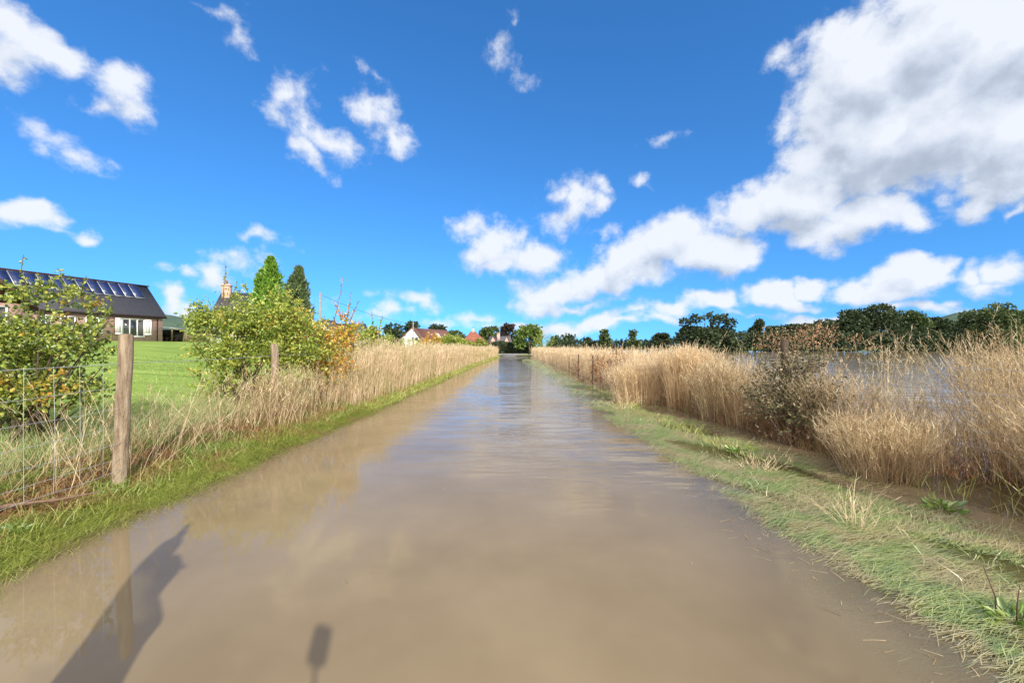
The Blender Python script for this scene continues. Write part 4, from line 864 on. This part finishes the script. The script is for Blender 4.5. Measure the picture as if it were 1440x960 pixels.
x, y = place(7000, 3.5, 24, NL(2.4), NL(4.2), 1.1); blades(mb, x, y, RNG.uniform(.1, .3, len(x)), .007, .4, 2, .5)
tag(mb.build('rough_grass', LM['rough']), 'pale unmown grass between the left fence and the lawn', 'grass', kind='stuff')
mb = MB(); x, y = place(26000, 3.5, 30, NL(3.2), NL(14), 1.2); blades(mb, x, y, RNG.uniform(.03, .07, len(x)), .006 + y * .0009, .4, 1, .3)
tag(mb.build('lawn_grass', LM['lawn']), 'mown green lawn sloping up to the bungalow', 'lawn', kind='stuff')
mb = MB()   # stalks near the first posts
x, y = place(430, 3.2, 7.4, NL(.55), NL(1.4), .9); reeds(mb, x, y, RNG.uniform(.35, 1.15, len(x)), .006, 5, 1, (.12, 0), .28, .2)
x, y = place(40, 1.6, 3.4, NL(.6), NL(1.4), 1.0); reeds(mb, x, y, RNG.uniform(.3, .7, len(x)), .005, 4, 1, (.1, 0), .2, .2)
x, y = place(420, 6.2, 9.4, NL(.45), NL(1.25), 1.0); reeds(mb, x, y, RNG.uniform(.5, 1.15, len(x)), .007, 7, 1, (.08, 0), .16, .16)
tag(mb.build('dry_grass_stalks', LM['straw']), 'scattered dry stalks between the first two left fence posts', 'dry grass', kind='stuff')
mb = MB()
x, y = place(2300, 9.0, 17, NL(.35), NL(1.15), 1.0); hh = RNG.uniform(1.0, 1.5, len(x)) + .18 * np.sin(y * 3.1) + .1 * np.sin(y * 7.3); reeds(mb, x, y, hh, .009, 8, 1, (.05, 0), .07, .12, plen=.1)
x, y = place(3600, 17, 32, NL(.3), NL(1.1), 1.0); hh = RNG.uniform(.95, 1.45, len(x)) + .15 * np.sin(y * 2.3); reeds(mb, x, y, hh, .016, 6, 1, (.03, 0), .06, .1, plen=.13)
x, y = place(3600, 32, 58, NL(.25), NL(1.1), 1.0); hh = RNG.uniform(.8, 1.35, len(x)) + .15 * np.sin(y * 1.7); reeds(mb, x, y, hh, .028, 4, 1, (0, 0), .06, .1, plen=.16)
tag(mb.build('tall_dry_reeds', LM['strawgreen']), 'tall golden reeds lining the left bank towards the houses', 'reeds', kind='stuff')

# --- right verge: drowned grass
VR = lambda a, b=0: (lambda y: edgeR(y) + a * (reedR(y) - edgeR(y)) + b)
mb = MB()
n = 95000; x, y = place(n, 1.0, 9.5, VR(-.26), VR(.86), 1.3)
k = (wob(x * 1.7 + 3, y * 1.5) + .5 * np.sin(x * 5 + y * 3)) > -.38; x, y = x[k], y[k]
flow = R(28) + .6 * wob(x * .6, y * .6)
a = flow; tq = (x - edgeR(y)) / (reedR(y) - edgeR(y)); k = ~((tq > .70) & (RNG.random(len(x)) < .8) & (wob(x * 2, y * 1.3) < .5)); x, y, tq = x[k], y[k], tq[k]; a = a[k]; zz = RNG.uniform(-.012, .028, len(x)) - .075 * (1 - ss(-.22, .14, tq)) + .01 * wob(x * 3, y * 3)
flat_blades(mb, x, y, zz, RNG.uniform(.10, .30, len(x)), .0036, a, .27, lift=.05)
x, y = place(4500, 1.0, 9.5, VR(.1), VR(.85), 1.3); k = wob(x * 2.1 + 1, y * 1.9) > .15; x, y = x[k], y[k]; blades(mb, x, y, RNG.uniform(.06, .15, len(x)), .006, .6, 3, .8)
x, y = place(15000, 9.5, 45, VR(-.1), VR(.95), 1.4); k = wob(x * 1.9, y * .7) > -.25; x, y = x[k], y[k]; flat_blades(mb, x, y, np.clip(ground_z(x, y), -.05, 0) + RNG.uniform(-.012, .035, len(x)), RNG.uniform(.2, .45, len(x)), .012 + y * .0006, R(40), .6, lift=.08)
tag(mb.build('drowned_grass', LM['wetgrass']), 'flattened green and straw grass lying in the water on the right verge', 'grass', kind='stuff')
mb = MB()   # brighter green at the foot of the reeds
x, y = place(4200, 5.5, 14, VR(.45), VR(1.0), 1.2); k = wob(x * 1.3, y * .8 + 2) > -.05; x, y = x[k], y[k]; blades(mb, x, y, RNG.uniform(.08, .22, len(x)), .008, .6, 3, .8)
x, y = place(2600, 2.5, 10, lambda y: reedR(y) - .05, lambda y: reedR(y) + .9, 1.0); k = wob(x * 2.3, y * 1.7 + 1) > .1; x, y = x[k], y[k]; blades(mb, x, y, RNG.uniform(.15, .45, len(x)), .006, .35, 3, .5)
tag(mb.build('verge_grass', LM['turf']), 'bright green grass tufts in front of the pale reeds on the right', 'grass', kind='stuff')

mb = MB()   # straw and leaf bits carried on the flood
def bits(n, x, y, L0, L1, w):
    a = RNG.random(n) * math.pi; base = np.stack([x, y, np.full(n, .004)], 1); strips(mb, base, np.stack([np.cos(a), np.sin(a), np.zeros(n)], 1), np.stack([-np.sin(a) * .1, np.cos(a) * .1, np.zeros(n)], 1), RNG.uniform(L0, L1, n), w, 2, tip=.5, az=a + math.pi / 2)
y = 1.2 + 12 * RNG.random(260) ** 1.5; bits(260, edgeR(y) - np.abs(RNG.normal(size=260)) * .22 + .05, y, .02, .12, .004)
y = 1.4 + 10 * RNG.random(200) ** 1.3; bits(200, -edgeL(y) + np.abs(RNG.normal(size=200)) * .14, y, .02, .10, .004)
y = 2.2 + 10 * RNG.random(20); bits(20, RNG.uniform(-2.6, 1.6, 20), y, .015, .05, .005)
tag(mb.build('floating_straw', LM['straw']), 'scattered bits of straw floating near both edges of the flood', 'straw', kind='stuff')

# --- right bank reeds
reedF = lambda y: reedR(y) + np.interp(y, [0, 4.0, 4.8], [1.5, 1.3, 0])
RR = lambda a, b: (lambda y: reedR(y) + a)
mb = MB()
def right(n, y0, y1, o0, o1, hlo, hhi, w, plume, leaf, **kw):
    x, y = place(n, y0, y1, lambda y: reedF(y) + o0, lambda y: reedF(y) + o1, kw.pop('p', 1.0))
    k = ~((y > 5.3) & (y < 6.9) & (x < 4.75)); x, y = x[k], y[k]
    k = (np.sin(x * 4.1 + 1.7 * np.sin(y * 2.2)) + np.sin(y * 4.7 + x * 1.3)) > -.75 - .6 * (y > 8); x, y = x[k], y[k]
    hh = RNG.uniform(hlo, hhi, len(x)) * (1 + .10 * np.sin(x * 9 + y * 11) + .12 * np.sin(y * 2.7 + x * 2) + .07 * np.sin(y * 6.1 + x * 5)); reeds(mb, x, y, hh, w, plume, leaf, **kw)
right(3300, 2.0, 6.2, .1, 2.0, .50, 1.04, .005, 6, 2, lean=(-.06, 0), spread=.10, nod=.12)
right(380, 2.2, 6.0, 1.2, 2.6, .4, .7, .005, 6, 1, lean=(-.05, 0), spread=.14, nod=.2)
right(2500, 6.0, 10.0, .05, 1.3, .8, 1.3, .007, 6, 1, lean=(-.03, 0), spread=.1, nod=.14)
right(190, 3.0, 9.0, .2, 2.4, 1.2, 1.9, .0055, 12, 1, spread=.12, nod=.2, plen=.08)
tag(mb.build('dry_reeds', LM['straw']), 'tangled straw coloured reeds on the near right bank', 'reeds', kind='stuff')
mb = MB()
right(3800, 9.5, 18, .0, 1.6, 1.0, 1.35, .011, 7, 1, spread=.06, nod=.1, plen=.09)
right(4600, 18, 34, .0, 2.6, .95, 1.35, .018, 6, 1, spread=.06, nod=.1, plen=.14)
right(5200, 34, 62, -.1, 4.5, .85, 1.3, .032, 4, 1, spread=.06, nod=.1, plen=.18)
tag(mb.build('pale_reeds', LM['strawpale']), 'pale golden reeds stretching along the right bank into the distance', 'reeds', kind='stuff')
mb = MB()
x, y = place(2600, 2.5, 10, lambda y: reedF(y) - .05, lambda y: reedF(y) + .6, 1); reeds(mb, x, y, RNG.uniform(.2, .6, len(x)), .006, 3, 1, (-.1, 0), .35, .3)
x, y = place(700, 5.5, 7.5, lambda y: reedR(y) + .3, lambda y: reedR(y) + 1.0, 1); reeds(mb, x, y, RNG.uniform(.5, 1.0, len(x)), .006, 3, 1, (-.1, 0), .25, .3)
tag(mb.build('brown_undergrowth', LM['strawbrown']), 'brown dead undergrowth at the foot of the right bank reeds', 'undergrowth', kind='stuff')

def clump(label, px, d, rx, ry, n, h0, h1, mat, w=.007, lean=(0, 0), spread=.14, nod=.12, plume=10, leaf=2, seed=0, x=None, plen=.08, name='reed_clump', cat='reed clump'):
    rng = np.random.default_rng(900 + seed); cx = px_at(px, d) if x is None else x; zb = float(ground_z(cx, d))
    a = rng.random(n) * 2 * math.pi; q = rng.random(n) ** .6; x = np.cos(a) * q * rx; y = np.sin(a) * q * ry
    mb_ = MB(); nn = len(x); base = np.stack([x * .75, y * .75, np.full(nn, -.06)], 1); h = rng.uniform(h0, h1, nn) * (1 - .12 * q)
    d_ = unit(np.stack([x / max(rx, .01) * spread + lean[0] + rng.normal(size=nn) * spread * .4, y / max(ry, .01) * spread + lean[1] + rng.normal(size=nn) * spread * .4, np.ones(nn)], 1))
    bn = np.stack([x / rx * nod + lean[0] * .6 + rng.normal(size=nn) * nod * .5, rng.normal(size=nn) * nod, -np.abs(rng.normal(size=nn)) * nod * .5], 1)
    strips(mb_, base, d_, bn, h, w, 4, tip=.35, rng=rng)
    pl = MB()
    def at(t): return base + d_ * (h * t)[:, None] + bn * (h * t * t)[:, None]
    for k in range(plume):
        p = at(.74 + .26 * (k + rng.random(nn)) / plume); strips(pl, p, unit(d_ + bn + rng.normal(size=(nn, 3)) * .4), rng.normal(size=(nn, 3)) * .25 + np.array((0, 0, -.2)), plen * rng.uniform(.5, 1.4, nn), w * 1.1, 1, tip=.3, rng=rng)
    for k in range(leaf):
        t = rng.uniform(.05, .6, nn); b_ = rng.random(nn) * 2 * math.pi
        strips(mb_, at(t), np.stack([np.cos(b_) * .4, np.sin(b_) * .4, np.ones(nn)], 1), np.stack([np.cos(b_) * .4, np.sin(b_) * .4, -np.full(nn, .6)], 1), h * rng.uniform(.16, .34, nn), w * 1.1, 3, rng=rng)
    r = empty(name, (cx, d, zb), 0, label, cat); 
    if n < 100: mb_.v += pl.v; mb_.f += [f + mb_.n for f in pl.f]
    mb_.build('stalks', LM[mat], r)
    if n >= 100: pl.build('seedheads', LM[mat], r)
    return r
clump('broad golden reed clump at the water edge, second tallest on the right bank', 905, 10.3, .95, .6, 900, 1.15, 1.5, 'strawpale', .009, seed=1)
clump('tallest pale golden reed clump on the right bank', 965, 9.4, .55, .5, 750, 1.45, 1.72, 'strawpale', .009, seed=2, spread=.08)
clump('straw clump at the water edge directly right of the tallest clump', 1010, 7.9, .42, .4, 420, 1.05, 1.4, 'straw', .008, seed=3, lean=(.02, 0))
clump('bushy straw clump standing in the ditch in front of the flooded field', 1240, 4.45, .42, .38, 620, .6, 1.05, 'straw', .0055, seed=4, lean=(-.05, 0), spread=.22)
clump('few very tall nodding stems rising against the skyline wood', 1245, 4.9, .16, .16, 26, 1.45, 2.0, 'straw', .006, seed=5, spread=.12, nod=.12, plume=14, leaf=3)
clump('tall leaning reed clump at the right edge of the view', 0, 4.3, .5, .7, 640, 1.2, 1.9, 'straw', .0055, seed=6, lean=(-.11, 0), x=5.7, plume=12)
clump('dense reed clump overhanging the dark ditch at lower right', 0, 3.2, .4, .6, 620, .8, 1.25, 'straw', .0048, seed=7, lean=(-.16, 0), x=4.95, spread=.2)
clump('reed clump arching in from the lower right edge over the ditch', 0, 2.3, .3, .45, 420, 1.0, 1.5, 'straw', .0045, seed=17, lean=(-.22, .05), x=4.75, spread=.16, plume=12)
clump('nodding reed clump left of the open view over the flooded field', 1180, 5.6, .4, .3, 240, .9, 1.35, 'straw', .006, seed=8, spread=.2)
clump('small straw tuft lying over the drowned verge, farther one', 1068, 4.7, .22, .15, 70, .18, .42, 'strawpale', .005, seed=9, spread=.8, nod=.4, plume=2, name='grass_tuft', cat='grass tuft')
clump('upright straw tuft with a few tall stems in the drowned verge', 1200, 3.25, .12, .12, 60, .2, .55, 'strawpale', .004, seed=10, spread=.5, nod=.3, plume=2, name='grass_tuft', cat='grass tuft')
clump('fallen straw stems beside the pale reeds at the green verge', 875, 9.2, .2, .2, 40, .3, .6, 'strawpale', .008, seed=11, spread=1.0, nod=.3, plume=2, name='grass_tuft', cat='grass tuft')
clump('slender grass stems on the lawn side of the nearest fence post', 225, 4.6, .5, .3, 24, .7, 1.1, 'strawgreen', .004, seed=12, lean=(.12, 0), spread=.25, nod=.25, plume=8, leaf=1, name='grass_tuft', cat='grass tuft')
clump('dry stalks leaning on the second fence post', 372, 6.9, .3, .2, 70, .6, 1.2, 'straw', .006, seed=13, lean=(.16, 0), spread=.2, name='grass_tuft', cat='grass tuft')

# --- broad-leaved weeds
def weed(label, px, py, d, n, size, mat='weed', stems=0, seed=0, x=None):
    rng = np.random.default_rng(seed + 700); xx = px_at(px, d) if x is None else x; zb = max(float(ground_z(xx, d)), -.01)
    r = empty('broadleaf_weed', (xx, d, zb), 0, label, 'weed'); lb = MB(); a = rng.random(n) * 2 * math.pi; up = rng.uniform(.3, 1.2, n)
    q = rng.random(n) * size * 1.2; c = np.stack([np.cos(a) * q, np.sin(a) * q, rng.random(n) * size * .6], 1)
    leaves(lb, c, np.stack([np.cos(a), np.sin(a), up], 1), size * rng.uniform(.6, 1.1, n), .4, .35, rng); lb.build('leaves', LM[mat], r)
    if stems:
        tb = MB()
        for i in range(stems): q = rng.normal(size=2) * .05; tb.tube([(q[0], q[1], -.05), (q[0] * 1.7, q[1], .12), (q[0] * 2.8, q[1] * 1.7, .22 + .04 * i)], [.004, .0032, .0018], 5)
        tb.build('stalks', M['brownwood'], r)
weed('green leafy weed with red brown stalks at the lower right corner', 1425, 0, 2.08, 60, .075, stems=3, seed=1)
weed('green dandelion like weed at the foot of the nearest left post', 172, 0, 3.75, 30, .085, seed=2)
weed('bright green weed on the verge beside the dark ditch', 1325, 0, 3.55, 50, .09, seed=3)
weed('small green weed where the verge meets the bramble bush', 1035, 0, 5.4, 50, .09, seed=4)
weed('leafy green weed at the left edge of the red brown undergrowth', 20, 0, 2.95, 40, .07, seed=5)
weed('grey green thistle leaf weed just behind the left waterline', 275, 0, 4.9, 40, .07, seed=6)
# fallen branch on the left bank
b = MB(); b.tube([(-.5, -.30, .04), (-.28, -.22, .07), (-.1, -.03, .05), (.14, .08, .07), (.30, .28, .04), (.52, .40, .06)], [.018, .021, .018, .016, .012, .006], 8); b.tube([(-.1, -.03, .06), (.06, -.12, .10), (.16, -.10, .13)], [.010, .008, .004], 6)
o = b.build('fallen_branch', M['deadwood'], smooth=True); o.location = (-4.1, 3.05, .13); tag(o, 'crooked dead branch lying in the undergrowth under the left wire fence', 'branch')

# ------------------------------------------------------------------ the photographer's pole, whose shadow falls on the water, and a bystander
def camera_pole():
    r = empty('camera_pole', (0, -.06, 0), 0, 'slim pole carrying a small black camera, standing in the flooded lane', 'pole')
    b = MB(); b.tube([(-.02, .0, -.42), (.0, .0, .6), (.02, 0, 1.33)], [.011, .010, .009], 8); b.build('pole_shaft', M['blackplastic'], r)
    bm = bmesh.new(); bmesh.ops.create_cube(bm, size=1); bmesh.ops.scale(bm, vec=(.09, .04, .19), verts=bm.verts); bmesh.ops.bevel(bm, geom=bm.edges[:], offset=.014, segments=3, affect='EDGES')
    bmesh.ops.rotate(bm, cent=(0, 0, 0), matrix=Matrix.Rotation(R(14), 3, 'Y'), verts=bm.verts); bmesh.ops.translate(bm, vec=(.045, 0, 1.42), verts=bm.verts); me = bpy.data.meshes.new('camera_body'); bm.to_mesh(me); bm.free(); me.materials.append(M['blackplastic'])
    o = bpy.data.objects.new('camera_body', me); COL.objects.link(o); o.parent = r
camera_pole()
def skin(name, verts, edges, mat, parent, root=0, sub=2):
    me = bpy.data.meshes.new(name); me.from_pydata([v[:3] for v in verts], edges, []); o = bpy.data.objects.new(name, me); COL.objects.link(o)
    m = o.modifiers.new('s', 'SKIN'); m.use_smooth_shade = True
    for i, v in enumerate(verts):
        sv = me.skin_vertices[0].data[i]; rx = v[3]; ry = v[4] if len(v) > 4 else rx; sv.radius = (rx, ry); sv.use_root = (i == root)
    m2 = o.modifiers.new('u', 'SUBSURF'); m2.levels = sub; m2.render_levels = sub
    dg = bpy.context.evaluated_depsgraph_get(); ev = o.evaluated_get(dg); nm = bpy.data.meshes.new_from_object(ev); o.modifiers.clear(); o.data = nm; nm.materials.clear(); nm.materials.append(mat); o.parent = parent
    bpy.data.meshes.remove(me); return o
def person():
    r = empty('person', (-1.35, .72, -.42), R(-40), 'person in a dark coat and jeans standing in the flood with the left arm raised', 'person')
    H0 = 0
    V = [(0, 0, .98, .13, .10), (0, 0, 1.12, .125, .095), (0, 0, 1.30, .135, .10), (0, 0, 1.44, .12, .085), (0, .01, 1.55, .05, .05), (0, .02, 1.64, .065, .08), (0, .02, 1.74, .07, .085), (0, .02, 1.83, .045, .055),
         (-.15, 0, 1.45, .062), (-.22, .0, 1.68, .05), (-.20, .03, 1.93, .036), (-.19, .03, 2.00, .034, .022),        # raised left arm
         (.15, 0, 1.44, .06), (.24, -.02, 1.20, .048), (.27, .05, .97, .034), (.275, .07, .89, .022, .034),           # right arm
         (-.09, 0, .90, .088), (-.11, .02, .52, .062), (-.12, -.01, .12, .045), (-.12, .0, .04, .045), (-.125, .15, .03, .035),
         (.09, 0, .90, .088), (.10, .02, .52, .062), (.11, -.01, .12, .045), (.11, .0, .04, .045), (.115, .15, .03, .035)]
    E = [(0,1),(1,2),(2,3),(3,4),(4,5),(5,6),(6,7),(3,8),(8,9),(9,10),(10,11),(3,12),(12,13),(13,14),(14,15),(0,16),(16,17),(17,18),(18,19),(19,20),(0,21),(21,22),(22,23),(23,24),(24,25)]
    # fingers join the palms so the body stays one mesh
    for p, s, up in ((11, -1, 1), (15, 1, -1)):
        px_, py_, pz = V[p][:3]
        for k in range(4):
            i = len(V); q = (k - 1.5) * .017; l = (.032, .038, .035, .027)[k]
            if up > 0: V += [(px_ + q, py_, pz + .05, .009), (px_ + q, py_ + .006, pz + .05 + l, .008), (px_ + q, py_ + .014, pz + .05 + 1.8 * l, .007)]
            else: V += [(px_ + .004, py_ + q, pz - .05, .009), (px_, py_ + q, pz - .05 - l, .008), (px_ - .010, py_ + q, pz - .05 - 1.8 * l, .007)]
            E += [(p, i), (i, i + 1), (i + 1, i + 2)]
        i = len(V); V += [((px_ + .035, py_ + .01, pz + .01) if up > 0 else (px_, py_ + .04, pz - .01)) + (.010,), ((px_ + .05, py_ + .015, pz + .045) if up > 0 else (px_ - .01, py_ + .05, pz - .045)) + (.008,)]; E += [(p, i), (i, i + 1)]
    body = skin('body', V, E, M['skin'], r)
    skin('coat', [(0, 0, .70, .20, .16), (0, 0, .92, .19, .15), (0, 0, 1.15, .175, .14), (0, 0, 1.32, .18, .14), (0, 0, 1.46, .15, .12), (0, .005, 1.55, .08, .075), (-.17, 0, 1.47, .10), (-.228, .0, 1.68, .086), (-.205, .025, 1.95, .07), (.16, 0, 1.45, .08), (.245, -.02, 1.20, .065), (.272, .045, .98, .05)],
         [(0,1),(1,2),(2,3),(3,4),(4,5),(4,6),(6,7),(7,8),(4,9),(9,10),(10,11)], M['coat'], r)
    skin('jeans', [(0, 0, 1.02, .16, .125), (-.09, 0, .88, .1), (-.11, .02, .52, .075), (-.12, -.01, .10, .062), (.09, 0, .88, .1), (.10, .02, .52, .075), (.11, -.01, .10, .062)], [(0,1),(1,2),(2,3),(0,4),(4,5),(5,6)], M['denim'], r)
    skin('hair', [(0, -.02, 1.70, .070, .070), (0, -.01, 1.80, .082, .085), (0, .01, 1.87, .055, .06)], [(0,1),(1,2)], M['hair'], r)
    for s in (-1, 1):
        b = MB(); b.tube([(s * .028, .095, 1.735), (s * .028, .108, 1.735)], [.012, .006], 8); b.build('eye', M['blackplastic'], r)
        b = MB(); b.tube([(s * .066, .02, 1.70), (s * .082, .012, 1.725), (s * .07, .015, 1.755)], [.008, .013, .009], 6); b.build('ear', M['skin'], r)
    b = MB(); b.tube([(0, .10, 1.735), (0, .125, 1.70), (0, .112, 1.69)], [.006, .013, .009], 6); b.build('nose', M['skin'], r)
    b = MB(); b.tube([(-.024, .098, 1.66), (0, .106, 1.658), (.024, .098, 1.66)], [.003, .006, .003], 6); b.build('mouth', M['brownwood'], r)
person()
